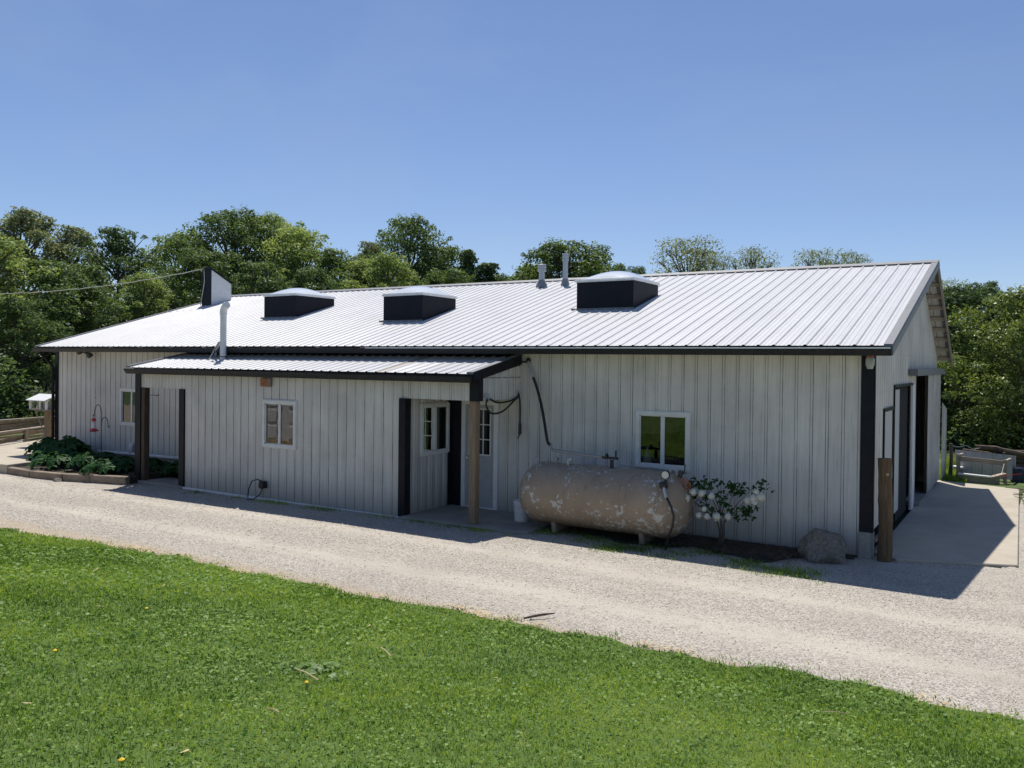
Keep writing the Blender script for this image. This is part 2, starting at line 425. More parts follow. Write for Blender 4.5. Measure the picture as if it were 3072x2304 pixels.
# ------------------------------------------------------------------ terrain
EX = [-60, -21, -15, -11.5, -9, -7.4, -6, -4, -2.7, -1.3, .4, 1.9, 30]
EY = [-16.5, -16, -8.2, -6.6, -6.25, -6.15, -6.15, -6.1, -5.95, -5.95, -5.75, -5.8, -6.0]
def edge_y(x):
    x = np.asarray(x, float)
    return np.interp(x, EX, EY) + .06*np.sin(x*3.1) + .05*np.sin(x*7.3+1) + .03*np.sin(x*17+2)
def hn(x, y):
    return .5*np.sin(x*.9+.3*y)*np.sin(y*1.1+1.7) + .3*np.sin(2.3*x-1.1*y) + .2*np.sin(3.7*y+2.1*x)
def zg(x, y):
    x = np.asarray(x, float); y = np.asarray(y, float)
    base = -.05*np.clip((-x-8)/6, 0, 1)
    road = .17*np.clip((-1.5-y)/4.5, 0, 1)
    d = np.clip(-6.0-y, 0, 14)
    d = d*np.clip((x+16.5)/4, 0, 1)
    lawn = .15*d*np.clip(d/1.0, 0, 1)**.5 + .022*hn(x, y)*np.clip(d, 0, 1)
    back = .006*np.clip(y-16, 0, 200)
    return base + road + lawn + back

def axis_pts(lo, hi, flo, fhi, fine, grow=1.18):
    c = list(np.arange(flo, fhi+1e-6, fine)); s = fine; a = flo
    while a > lo: s *= grow; a -= s; c.insert(0, max(a, lo))
    s = fine; a = c[-1]
    while a < hi: s *= grow; a += s; c.append(min(a, hi))
    return np.array(c)
def grid(xs, ys, zf, dz=0.0):
    X, Y = np.meshgrid(xs, ys); Z = zf(X, Y) + dz
    V = np.c_[X.ravel(), Y.ravel(), Z.ravel()]; nx, ny = len(xs), len(ys)
    i, j = np.meshgrid(np.arange(nx-1), np.arange(ny-1)); a = (j*nx+i).ravel()
    return V, np.c_[a, a+1, a+1+nx, a+nx]
V, F = grid(axis_pts(-900, 900, -30, 12, .5), axis_pts(-500, 1200, -16, 16, .5), zg, -.02)
struct(np_mesh('ground', V, F, 'meadow', smooth=True))
# gravel drive: strips across x that end at the lawn edge
xs = np.arange(-45, 20.01, .2); ts = np.linspace(0, 1, 26)
VX, VY = [], []
for x in xs:
    y0 = edge_y(x) - .25; y1 = 2.4 if x < -7 else (.9 if x < .4 else .75)
    if x > .3: y1 = .45
    if x > 1.7: y1 = 9.0
    VX.append(np.full(26, x)); VY.append(y0 + (y1-y0)*ts)
VX = np.array(VX); VY = np.array(VY); VZ = zg(VX, VY) + .004 + .012*hn(VX*2.3, VY*2.3)*np.clip((VY+6.5), 0, 1)*0
a = (np.arange(len(xs)-1)[:, None]*26 + np.arange(25)[None, :]).ravel()
struct(np_mesh('driveway', np.c_[VX.ravel(), VY.ravel(), VZ.ravel()], np.c_[a, a+26, a+27, a+1], 'gravel', smooth=True))
# lawn
VX, VY = [], []
xs = np.arange(-40, 24.01, .25); ts = np.linspace(0, 1, 60)**1.4
for x in xs:
    y0 = edge_y(x); y1 = -26.0
    VX.append(np.full(60, x)); VY.append(y0 + (y1-y0)*ts)
VX = np.array(VX); VY = np.array(VY)
a = (np.arange(len(xs)-1)[:, None]*60 + np.arange(59)[None, :]).ravel()
struct(np_mesh('lawn', np.c_[VX.ravel(), VY.ravel(), (zg(VX, VY)+.012).ravel()], np.c_[a, a+1, a+61, a+60], 'lawn soil', smooth=True))

# concrete
def slab(name, poly, ztop, mat, depth=.15, bevel=.012):
    mb = MB(); mb.prism(poly, ztop-depth, ztop, 'z'); o = mb.build(name, mat, bevel=bevel); return struct(o)
slab('concrete_apron', [(-.04, .3), (.3, .02), (.9, .26), (1.8, .62), (1.72, 9.35), (-.04, 9.9)], .045, 'concrete')
slab('porch_slab', [(-7.68, -1.6), (-5.3, -1.56), (-5.08, -1.40), (-5.08, -.02), (-7.68, -.02)], .05, 'porch concrete')
slab('breezeway_slab', [(-15.5, -1.52), (-13.95, -1.50), (-13.95, -.62), (-15.35, -.78)], .03, 'porch concrete')
slab('patio', [(-19.15, -2.55), (-19.3, -1.9), (-20.8, -.45), (-21.75, -.1), (-21.75, 7), (-26.0, 7), (-25.3, 1.95), (-23.9, -.3), (-23.3, -1.7), (-27, -2.9), (-27, -3.3)], .22, 'concrete', .3)
# raised soil of the planting bed and the bare strip below the tank
slab('planting_bed', [(-19.2, -2.34), (-18.1, -2.38), (-17.0, -2.24), (-16.35, -1.97), (-15.55, -1.72), (-15.5, -.03), (-21.7, -.03), (-20.8, -.40), (-19.3, -1.85)], .13, 'soil', .25, .03)
mb = MB()
xsb = np.linspace(-5.1, -.25, 36); yb = np.linspace(-1.0, -.02, 9)
Xb, Yb = np.meshgrid(xsb, yb); Zb = .018 + .03*np.clip(1-np.abs((Yb+.25)/.5), 0, 1) + .012*hn(Xb*5, Yb*7)
wid = np.clip((-.45-Xb)/.8, .25, 1)*np.clip((Xb+5.3)/.5, .3, 1)*(1+.16*np.sin(Xb*3.3)+.1*np.sin(Xb*8.7+1))
Yb = -.02 + (Yb+.02)*wid; Zb = np.where(Yb < -.02, Zb, Zb)
ii, jj = np.meshgrid(np.arange(35), np.arange(8)); a = (jj*36+ii).ravel()
struct(np_mesh('bare_soil', np.c_[Xb.ravel(), Yb.ravel(), Zb.ravel()], np.c_[a, a+1, a+37, a+36], 'soil', smooth=True))

# ------------------------------------------------------------------ barn
barn = thing('barn', 'long white ribbed metal barn with black trim, three skylights and front lean-to', 'barn', (-10.8, 4.8, 0))
BI = Matrix.Translation((10.8, -4.8, 0))
def part(o, parent=barn):
    """parent o to a barn part while keeping world coordinates in its mesh"""
    o.parent = parent; return o
barn.location = (0, 0, 0)

PITCHP = .2286; SHEET = .9144
ROOF_P = ((-.030, 0), (-.011, .017), (.011, .017), (.030, 0), (.066, 0), (.074, .004), (.082, 0), (.146, 0), (.154, .004), (.162, 0))
WALL_P = ((-.020, 0), (-.012, .010), (.012, .010), (.020, 0), (.070, 0), (.075, .0025), (.080, 0), (.149, 0), (.154, .0025), (.159, 0))
def profile_breaks(u0, u1, prof):
    k0 = int(math.floor(u0/PITCHP))-1; k1 = int(math.ceil(u1/PITCHP))+1
    pts = {}
    for k in range(k0, k1+1):
        c = k*PITCHP
        for du, h in prof:
            pts[round(c+du, 5)] = h
    us = sorted(pts); return us, [pts[u] for u in us]

def ribbed(parent, name, P0, U, Vd, N, u0, u1, lo, hi, holes, mat, breaks=(), uvoff=0.0, special=None):
    """sheet-metal surface: P = P0 + U u + V v + N h(u); one object per sheet"""
    P0, U, Vd, N = map(Vector, (P0, U, Vd, N))
    pu, ph = profile_breaks(u0, u1, WALL_P if name == 'siding_panel' else ROOF_P)
    hfun = lambda u: float(np.interp(u, pu, ph))
    k = math.floor(u0/SHEET+1e-6); out = []
    while k*SHEET < u1-1e-6:
        a, b_ = max(u0, k*SHEET), min(u1, (k+1)*SHEET); k += 1
        if b_-a < .004: continue
        us = [a, b_] + [u for u in pu if a < u < b_] + [x for hl in holes for x in hl[:2] if a < x < b_] + [x for x in breaks if a < x < b_]
        us = sorted(set(us)); vs = []; fs = []; uv = []
        for p, q in zip(us[:-1], us[1:]):
            if q-p < 1e-5: continue
            m_ = (p+q)/2; iv = [(lo(p), lo(q), hi(p), hi(q))]
            cuts = sorted([(hl[2], hl[3]) for hl in holes if hl[0] < m_ < hl[1]])
            segs = []; cl = (lo(p), lo(q))
            for z0, z1 in cuts:
                if z0 > max(cl): segs.append((cl, (z0, z0)))
                cl = (z1, z1)
            segs.append((cl, (hi(p), hi(q))))
            for (l0, l1), (h0, h1) in segs:
                if h0-l0 < 1e-4 and h1-l1 < 1e-4: continue
                kk = len(vs)
                for u, vv in ((p, l0), (q, l1), (q, h1), (p, h0)):
                    vs.append(tuple(P0 + U*u + Vd*vv + N*hfun(u))); uv.append((u+uvoff, vv))
                fs.append((kk, kk+1, kk+2, kk+3))
        if not fs: continue
        me = bpy.data.meshes.new(name); me.from_pydata(vs, [], fs)
        ul = me.uv_layers.new(name='UVMap'); ul.data.foreach_set('uv', np.array([uv[i] for f in fs for i in f], np.float32).ravel())
        mt = mat
        if special and special(a, b_): mt = special(a, b_)
        me.materials.append(MATS[mt]); me.update()
        o = bpy.data.objects.new(name, me); put(o, parent); out.append(o)
    return out

XL, XR = -21.52, -.05               # wall corners
RL, RR = -21.70, .26                # roof ends
YE, ZE = -.45, 3.15                 # front eave
YR, ZR = 5.95, 5.0                  # ridge
YB, ZB_ = 9.99, 2.97                # rear eave
slF = (ZR-ZE)/(YR-YE); slB = (ZR-ZB_)/(YB-YR)
def roof_z(y): return ZE + (y-YE)*slF if y <= YR else ZR - (y-YR)*slB

# --- walls: a dark inner lining (keeps the rooms dark) with the sheets outside
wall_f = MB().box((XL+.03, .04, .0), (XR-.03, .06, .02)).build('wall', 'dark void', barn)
HW = [(-18.48, -17.52, 1.09, 2.03), (-3.78, -2.84, 1.09, 2.03), (-7.42, -6.60, .02, 2.10)]
def zlo_front(x): return .14 if x < -16 else (.05 if x < -7.5 else .03)
ribbed(wall_f, 'siding_panel', (0, 0, 0), (1, 0, 0), (0, 0, 1), (0, -1, 0), XL, XR-.16, zlo_front, lambda u: 3.12, HW, 'siding white')
ribbed(wall_f, 'siding_panel', (0, 0, 0), (1, 0, 0), (0, 0, 1), (0, -1, 0), XR-.16, XR, lambda u: .40, lambda u: 3.12, [], 'siding white')
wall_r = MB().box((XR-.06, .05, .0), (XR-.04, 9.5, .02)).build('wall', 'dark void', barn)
HG = [(.99, 1.97, 1.26, 2.13), (2.12, 4.60, .02, 2.48), (5.32, 8.0, .02, 2.70)]
ribbed(wall_r, 'siding_panel', (XR, 0, 0), (0, 1, 0), (0, 0, 1), (1, 0, 0), 0.02, 9.6, lambda u: (.40 if u < 2 else .10), lambda u: roof_z(u)-.05, HG, 'siding white', breaks=(YR,), uvoff=.05)
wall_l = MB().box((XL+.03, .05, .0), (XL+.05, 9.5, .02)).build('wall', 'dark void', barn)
ribbed(wall_l, 'siding_panel', (XL, 0, 0), (0, 1, 0), (0, 0, 1), (-1, 0, 0), 0, 9.6, lambda u: -.03, lambda u: roof_z(u)-.05, [], 'siding white', breaks=(YR,))
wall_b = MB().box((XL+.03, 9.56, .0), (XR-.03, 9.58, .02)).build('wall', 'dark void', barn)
ribbed(wall_b, 'siding_panel', (0, 9.6, 0), (1, 0, 0), (0, 0, 1), (0, 1, 0), XL, XR, lambda u: -.03, lambda u: roof_z(9.6)-.05, [], 'siding white')
# interior floor and an added partition, near-black to paint in the rooms' shade
MB().box((XL+.1, .1, .0), (XR-.1, 9.5, .012)).build('floor', 'soil', barn)
MB().box((XL+.1, 3.2, .012), (XR-.1, 3.25, 4.0)).build('shade_partition', 'dark void', barn)

# --- roof
roofF = MB().box((RL+.02, YE+.06, ZE-.10), (RR-.02, YE+.09, ZE-.012)).build('roof', 'black trim', barn)
lenF = math.hypot(YR-YE, ZR-ZE); lenB = math.hypot(YB-YR, ZR-ZB_)
vF = ((0), (YR-YE)/lenF, (ZR-ZE)/lenF); nF = (0, -vF[2], vF[1])
ribbed(roofF, 'roof_panel', (0, YE-.05, ZE-.05*slF), (1, 0, 0), vF, nF, RL+.02, RR-.05, lambda u: 0, lambda u: lenF+.03, [], 'roof white')
vB = (0, (YB-YR)/lenB, -(ZR-ZB_)/lenB); nB = (0, -vB[2], vB[1])
ribbed(roofF, 'roof_panel', (0, YR, ZR), (1, 0, 0), vB, nB, RL+.02, RR-.05, lambda u: 0.02, lambda u: lenB, [], 'roof white')
# ridge cap
mb = MB()
for s in (-1, 1):
    sl_ = slF if s < 0 else slB
    y1 = YR + s*.17; z1 = ZR - .17*sl_ + .034
    mb.add([(RL-.02, YR, ZR+.05), (RR+.02, YR, ZR+.05), (RR+.02, y1, z1), (RL-.02, y1, z1), (RL-.02, y1, z1-.02), (RR+.02, y1, z1-.02)],
           [(0, 1, 2, 3), (3, 2, 5, 4)])
mb.build('ridge_cap', 'grey trim', roofF)
# rake trim, right and left, front slope and rear slope
def rake(x0, x1, ya, za, yb, zb_, drop, mat, nm='rake_trim'):
    m_ = MB(); t = .028
    m_.add([(x0, ya, za+t), (x1, ya, za+t), (x1, yb, zb_+t), (x0, yb, zb_+t), (x0, ya, za-drop), (x1, ya, za-drop), (x1, yb, zb_-drop), (x0, yb, zb_-drop)],
           [(0, 1, 2, 3), (7, 6, 5, 4), (0, 4, 5, 1), (1, 5, 6, 2), (2, 6, 7, 3), (3, 7, 4, 0)])
    return m_.build(nm, mat, roofF)
rake(RR-.10, RR+.015, YE-.07, ZE-.02, YR, ZR, .012, 'grey trim')
rake(RR-.006, RR+.02, YE-.07, ZE-.055, YR, ZR-.04, .10, 'grey trim', 'barge_board')
rake(RR-.10, RR+.015, YR, ZR, YB, ZB_, .012, 'grey trim')
rake(RR-.012, RR+.02, YR+.02, ZR-.06, YB, ZB_-.04, .10, 'weathered board', 'barge_board')
rake(RL-.02, RL+.09, YE-.07, ZE-.02, YR, ZR, .10, 'grey trim')
rake(RL-.02, RL+.09, YR, ZR, YB, ZB_, .10, 'grey trim')
# purlins carrying the sheets over the gable
for i in range(9):
    y = YR + .25 + i*.44
    z = roof_z(y)
    MB().beam((XR-.3, y, z-.055), (RR-.014, y, z-.055), .042, .09).build('purlin', 'lumber underside', roofF)
for i in range(8):
    y = YE + .3 + i*.8
    z = roof_z(y)
    MB().beam((XR-.3, y, z-.055), (RR-.014, y, z-.055), .042, .09).build('purlin', 'lumber underside', roofF)
# gutter
def gutter(x0, x1, y, z, parent, lip='worn aluminium'):
    prof = [(y, z), (y-.012, z-.115), (y-.055, z-.115), (y-.085, z-.075), (y-.115, z-.035), (y-.12, z-.002), (y-.108, z-.002), (y-.104, z-.035), (y-.075, z-.07), (y-.05, z-.105), (y-.02, z-.105), (y-.008, z)]
    g = MB().prism(prof, x0, x1, 'x').build('gutter', 'gutter metal', parent)
    MB().box((max(x0, -9.4), y-.126, z-.016), (x1, y-.1205, z+.004)).build('gutter_lip', lip, g)  # main roof's pale lip colour paints in light caught along its right half
    for x in (x0, x1): MB().prism([(y, z), (y-.012, z-.115), (y-.055, z-.115), (y-.115, z-.035), (y-.12, z)], x-.004, x+.004, 'x').build('end_cap', 'black trim', g)
    return g
g1 = gutter(RL+.02, RR+.0, YE-.05, ZE-.045, barn)
xk = -20.5
while xk < .2:
    MB().box((xk, YE-.175, ZE-.046), (xk+.025, YE-.06, ZE-.036)).build('hanger', 'worn aluminium', g1); xk += 1.22
MB().box((XL, YE+.0, 3.03), (RR-.02, YE+.02, 3.13)).build('fascia', 'black trim', barn)
MB().box((XL, YE+.02, 3.035), (XR, -.02, 3.05)).build('soffit', 'white paint', barn)
# corner trims
ct = MB().box((XR-.155, -.032, .395), (XR+.03, -.021, 3.03)).box((XR+.0215, -.032, .395), (XR+.032, .06, 3.03)).build('corner_trim', 'black trim', barn)
MB().box((XL-.04, -.034, .2), (XL+.10, -.021, 3.03)).box((XL-.045, -.034, .2), (XL-.03, .12, 3.03)).build('corner_trim', 'black trim', barn)
mb = MB().tube([(XL-.13, YE+.02, 3.03), (XL-.13, YE+.05, 2.95), (XL-.07, -.14, 2.66), (XL-.05, -.085, 2.55), (XL-.05, -.085, .35)], .042, 8)
mb.build('downspout', 'black trim', barn)
# corner foundation
fb = MB().box((XR-.175, -.055, -.05), (XR+.02, .22, .392)).build('foundation_block', 'concrete block', barn, bevel=.02)
MB().box((XR-.02, .24, -.02), (XR+.03, 1.6, .07)).box((XR-.02, .24, .20), (XR+.03, 1.6, .24)).build('sill_board', 'weathered board', barn)

# --- windows
def window(parent, P0, U, N, w, h, panes=2, mat='white vinyl', reflection_grid=False, fw=.055, trimw=.07):
    """P0 lower-left outside corner, U along the wall, N outwards"""
    P0, U, N = map(Vector, (P0, U, N)); Z = Vector((0, 0, 1))
    def bx(mb, a0, a1, b0, b1, d0, d1):
        c = [P0 + U*a + Z*b_ + N*d for d in (d0, d1) for a, b_ in ((a0, b0), (a1, b0), (a1, b1), (a0, b1))]
        mb.add(c, [(0, 1, 2, 3), (7, 6, 5, 4), (0, 4, 5, 1), (1, 5, 6, 2), (2, 6, 7, 3), (3, 7, 4, 0)])
    fr = MB()
    for a0, a1, b0, b1 in ((0, fw, 0, h), (w-fw, w, 0, h), (fw, w-fw, 0, fw), (fw, w-fw, h-fw, h)): bx(fr, a0, a1, b0, b1, -.05, .042)
    win = fr.build('window', mat, parent)
    fr = MB()
    for a0, a1, b0, b1 in ((-.018, 0, -.018, h+.018), (w, w+.018, -.018, h+.018), (0, w, -.018, 0), (0, w, h, h+.018)): bx(fr, a0, a1, b0, b1, .0, .030)
    fr.build('window_trim', mat, win)
    mb = MB(); bx(mb, w/2-.02, w/2+.02, fw, h-fw, -.03, .030); mb.build('mullion', mat, win)
    for k, (a0, a1) in enumerate(((fw, w/2-.02), (w/2+.02, w-fw))):
        mb = MB(); d = .012 if k else .0
        c = [P0 + U*a + Z*b_ + N*d for a, b_ in ((a0, fw), (a1, fw), (a1, h-fw), (a0, h-fw))]
        mb.add(c, [(0, 1, 2, 3)]); mb.build('pane', 'window glass', win)
        sb = MB(); s_ = .018
        for e0, e1, f0, f1 in ((a0, a0+s_, fw, h-fw), (a1-s_, a1, fw, h-fw), (a0, a1, fw, fw+s_), (a0, a1, h-fw-s_, h-fw)): bx(sb, e0, e1, f0, f1, d+.001, d+.016)
        sb.build('sash', mat, win)
    if reflection_grid:
        mb = MB()
        for q in np.linspace(.12, w-.12, 7): bx(mb, q-.005, q+.005, fw, h-fw, -.16, -.15)
        for q in np.linspace(.22, h-.2, 4): bx(mb, fw, w-fw, q-.005, q+.005, -.161, -.149)
        mb.build('reflection_grid', 'black iron', win)  # added bars standing in for a grid reflected in the glass
    return win
window(barn, (-3.78, 0, 1.09), (1, 0, 0), (0, -1, 0), .94, .94, reflection_grid=True)
window(barn, (-18.48, 0, 1.09), (1, 0, 0), (0, -1, 0), .96, .94)
window(barn, (-11.40, -1.42, 1.07), (1, 0, 0), (0, -1, 0), .94, .94)
window(barn, (-7.70, -.97, 1.09), (0, 1, 0), (1, 0, 0), .86, .95)
# room behind the windows: a pale jug on the sill of the right one
jug = MB().lathe([(.07, 0), (.08, .02), (.08, .17), (.05, .23), (.022, .27), (.022, .31)], (-3.64, .14, 1.10), 'z', 14).build('jug', 'white plastic', barn, smooth=True)

# --- front lean-to (porch, closed room, breezeway)
YA = -1.42; AXL, AXR = -15.67, -6.10
wall_a = MB().box((-13.9, YA+.03, .0), (-7.74, YA+.05, .02)).build('wall', 'dark void', barn)
HA = [(-11.40, -10.46, 1.07, 2.01)]
ribbed(wall_a, 'siding_panel', (0, YA, 0), (1, 0, 0), (0, 0, 1), (0, -1, 0), -13.92, -7.66, lambda u: -.0+.0*u, lambda u: 2.60, HA, 'siding white')
ribbed(wall_a, 'siding_panel', (0, YA-.001, 0), (1, 0, 0), (0, 0, 1), (0, -1, 0), AXL, -13.921, lambda u: 2.17, lambda u: 2.60, [], 'siding white', uvoff=.1)
ribbed(wall_a, 'siding_panel', (0, YA-.001, 0), (1, 0, 0), (0, 0, 1), (0, -1, 0), -7.659, AXR-.16, lambda u: 2.17, lambda u: 2.60, [], 'siding white', uvoff=.06)
ribbed(wall_a, 'siding_panel', (-7.70, 0, 0), (0, 1, 0), (0, 0, 1), (1, 0, 0), YA, 0, lambda u: .04, lambda u: 2.60, [(-.97, -.11, 1.09, 2.04)], 'siding white', uvoff=.1)
ribbed(wall_a, 'siding_panel', (-13.93, 0, 0), (0, 1, 0), (0, 0, 1), (-1, 0, 0), YA, 0, lambda u: .04, lambda u: 2.60, [], 'siding white')
slA = (2.97-2.64)/1.6
ribbed(wall_a, 'siding_panel', (AXR, 0, 0), (0, 1, 0), (0, 0, 1), (1, 0, 0), YA+.06, -.01, lambda u: 2.17, lambda u: 2.93+(u)*slA, [], 'siding white', uvoff=.03)
MB().box((AXL, YA+.012, 2.168), (AXR-.03, YA+.05, 2.58)).build('beam', 'weathered board', barn)
MB().box((AXR-.04, YA+.06, 2.175), (AXR-.012, -.03, 2.5)).build('beam', 'weathered board', barn)
roofA = MB().box((AXL, YA-.10, 2.53), (AXR, YA-.07, 2.62)).build('roof', 'black trim', barn)
lenA = math.hypot(1.66, 1.66*slA); vA = (0, 1.66/lenA, 1.66*slA/lenA); nA = (0, -vA[2], vA[1])
ribbed(roofA, 'roof_panel', (0, -1.62, 2.635), (1, 0, 0), vA, nA, AXL-.06, AXR-.03, lambda u: 0, lambda u: lenA, [], 'roof white',
       special=lambda a, b_: 'roof stained' if a <= -8.2 < b_ else None)
m_ = MB()
for x0, x1 in ((AXR-.10, AXR+.03), (AXL-.09, AXL+.0)):
    m_ = MB(); t = .028
    m_.add([(x0, -1.63, 2.64+t), (x1, -1.63, 2.64+t), (x1, .0, 2.64+1.63*slA+t), (x0, .0, 2.64+1.63*slA+t),
            (x0, -1.63, 2.64-.012), (x1, -1.63, 2.64-.012), (x1, .0, 2.64+1.63*slA-.012), (x0, .0, 2.64+1.63*slA-.012)],
           [(0, 1, 2, 3), (7, 6, 5, 4), (0, 4, 5, 1), (1, 5, 6, 2), (2, 6, 7, 3), (3, 7, 4, 0)])
    m_.build('rake_trim', 'grey trim', roofA)
m_ = MB(); x0, x1 = AXR+.012, AXR+.036
m_.add([(x0, -1.62, 2.66), (x1, -1.62, 2.66), (x1, -.06, 2.985), (x0, -.06, 2.985), (x0, -1.62, 2.50), (x1, -1.62, 2.50), (x1, -.06, 2.80), (x0, -.06, 2.80)],
       [(0, 1, 2, 3), (7, 6, 5, 4), (0, 4, 5, 1), (1, 5, 6, 2), (2, 6, 7, 3), (3, 7, 4, 0)])
m_.build('barge_board', 'black trim', roofA)
MB().prism([(-.16, 2.93), (-.035, 3.02), (-.03, 2.90)], AXL, AXR, 'x').build('flashing', 'black trim', roofA)
gutter(AXL-.07, AXR+.02, -1.60, 2.60, barn, 'black trim')
MB().box((AXR-.16, YA-.034, 2.168), (AXR+.025, YA-.021, 2.56)).box((AXR+.0215, YA-.034, 2.168), (AXR+.034, YA+.10, 2.56)).build('corner_trim', 'black trim', barn)
MB().box((-7.82, YA-.034, .02), (-7.665, YA-.021, 2.168)).box((-7.672, YA-.034, .02), (-7.66, YA+.12, 2.168)).build('corner_trim', 'black trim', barn)
MB().box((-14.10, YA-.034, -.0), (-13.93, YA+.05, 2.168)).build('corner_trim', 'black trim', barn)
MB().box((AXL-.02, YA-.034, -.05), (AXL+.17, YA-.021, 2.56)).box((AXL-.028, YA-.034, -.05), (AXL-.016, YA+.14, 2.56)).build('corner_trim', 'black trim', barn)
MB().box((AXL+.19, YA-.02, -.05), (AXL+.31, YA+.12, 2.168)).build('post', 'dark post', barn, bevel=.008)
MB().box((-7.70+.0215, -.13, .05), (-7.70+.034, -.015, 2.6)).box((-7.66, -.036, .05), (-7.44, -.022, 2.10)).build('corner_trim', 'black trim', barn)
MB().box((-6.28, -1.43, .05), (-6.14, -1.29, 2.17)).build('post', 'treated post', barn, bevel=.01)
MB().box((-13.94, YA-.05, -.03), (-7.7, YA-.021, .015)).build('base_flashing', 'white paint', barn)
MB().box((AXL, YA+.06, 2.56), (AXR, -.03, 2.575)).build('ceiling', 'white paint', barn)

# entrance door with nine lights
dr = MB().box((-7.33, -.012, .06), (-6.68, .03, 2.02)).build('door', 'door paint', barn)
for a0, a1 in ((-7.42, -7.335), (-6.675, -6.585)): MB().box((a0, -.05, .05), (a1, .03, 2.10)).build('door_frame', 'white paint', barn)
MB().box((-7.335, -.05, 2.025), (-6.675, .03, 2.10)).build('door_frame', 'white paint', barn)
MB().box((-7.335, -.05, .05), (-6.675, .03, .075)).build('threshold', 'worn aluminium', barn)
gx0, gx1, gz0, gz1 = -7.235, -6.775, 1.08, 1.93
lite = MB()
for x in (gx0-.025, gx1): lite.box((x, -.032, gz0-.025), (x+.025, -.0125, gz1+.025))
for z in (gz0-.025, gz1): lite.box((gx0, -.032, z), (gx1, -.0125, z+.025))
lite.build('light_frame', 'white vinyl', dr)
for i in range(3):
    for j in range(3):
        xa = gx0 + (gx1-gx0)*i/3; za = gz0 + (gz1-gz0)*j/3
        MB().add([(xa, -.0135, za), (xa+(gx1-gx0)/3, -.0135, za), (xa+(gx1-gx0)/3, -.0135, za+(gz1-gz0)/3), (xa, -.0135, za+(gz1-gz0)/3)], [(0, 1, 2, 3)]).build('pane', 'window glass', dr)
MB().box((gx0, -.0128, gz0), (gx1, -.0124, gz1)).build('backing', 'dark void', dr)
mb = MB()
for i in (1, 2):
    x = gx0 + (gx1-gx0)*i/3; mb.box((x-.009, -.028, gz0), (x+.009, -.014, gz1))
    z = gz0 + (gz1-gz0)*i/3; mb.box((gx0, -.0275, z-.009), (gx1, -.0145, z+.009))
mb.build('glazing_bar', 'white vinyl', dr)
for x in (-7.26, -6.98):
    mb = MB()
    mb.box((x, -.02, .25), (x+.23, -.0125, .95)); mb.build('raised_panel', 'door paint', dr, bevel=.006)
MB().lathe([(.012, 0), (.012, -.04), (.03, -.05), (.034, -.07), (.02, -.085)], (-7.27, -.012, 1.0), 'y', 14).build('door_knob', 'worn aluminium', dr, smooth=True)

# gable openings: hatch, wide door, sliding door
htc = MB().box((XR-.03, 1.0, 1.27), (XR+.012, 1.965, 2.12)).build('hatch', 'hatch board', barn)
MB().box((XR-.02, .955, 1.2), (XR+.035, .998, 2.175)).box((XR-.02, 1.968, 1.2), (XR+.035, 2.01, 2.175)).box((XR-.02, .998, 2.125), (XR+.035, 1.968, 2.175)).build('hatch_frame', 'black trim', htc)
dw = MB().box((XR-.10, 3.02, .06), (XR-.06, 4.58, 2.46)).build('door', 'dark void', barn)  # near-black panel that paints the shade inside the open doorway
MB().box((XR-.06, 2.17, .30), (XR-.01, 3.01, 2.44)).build('door_leaf', 'hatch board', barn)
MB().box((XR-.02, 2.075, .06), (XR+.035, 2.118, 2.53)).box((XR-.02, 2.118, 2.485), (XR+.035, 4.62, 2.53)).build('door_frame', 'black trim', barn)
MB().box((XR-.02, 4.62, .06), (XR+.03, 4.95, 2.5)).build('door_frame', 'white paint', barn)
sd = MB().box((XR+.085, 6.72, .12), (XR+.095, 6.73, .13)).build('sliding_door', 'white paint', barn)
ribbed(sd, 'siding_panel', (XR+.095, 0, 0), (0, 1, 0), (0, 0, 1), (1, 0, 0), 6.72, 9.55, lambda u: .12, lambda u: 2.66, [], 'siding white')
MB().box((XR+.03, 6.72, .12), (XR+.09, 9.55, 2.66)).build('door_core', 'dark post', sd)
MB().box((XR+.02, 4.05, 2.67), (XR+.17, 9.75, 2.80)).build('door_track', 'grey trim', barn)
MB().box((XR-.2, 5.3, .045), (XR+.10, 8.0, .12)).build('door_sill', 'porch concrete', barn)
# low lean-to wall behind the gable
lw = MB().box((XR+.0, 9.75, .02), (XR+.08, 9.80, .05)).build('wing_wall', 'white paint', barn)
ribbed(lw, 'siding_panel', (XR+.12, 0, 0), (0, 1, 0), (0, 0, 1), (1, 0, 0), 9.75, 11.05, lambda u: .0, lambda u: 1.98-(u-9.75)*.17, [], 'siding white')
# lamp jar under the eave at the corner
lj = MB().lathe([(.04, 0), (.048, .03), (.062, .06), (.062, .15), (.05, .17)], (XR-.03, -.10, 2.80), 'z', 16).build('jar_lamp', 'glass lamp', barn, smooth=True)
MB().lathe([(.05, .172), (.055, .175), (.055, .22), (.03, .225)], (XR-.03, -.10, 2.80), 'z', 16).build('lamp_base', 'rust plate', lj)
# floodlight left
fl = MB().tube([(-19.95, -.02, 3.02), (-19.95, -.10, 2.97), (-19.95, -.12, 2.95)], .02, 8).tube([(-20.12, -.13, 3.0), (-19.72, -.15, 2.93)], .014, 6).build('floodlight', 'black iron', barn)
for c in ((-20.15, -.16, 3.0), (-19.65, -.18, 2.91)):
    MB().lathe([(.03, .09), (.05, .06), (.085, -.01), (.085, -.03), (.02, -.035)], c, 'y', 16).build('lamp_head', 'black iron', fl, smooth=True)
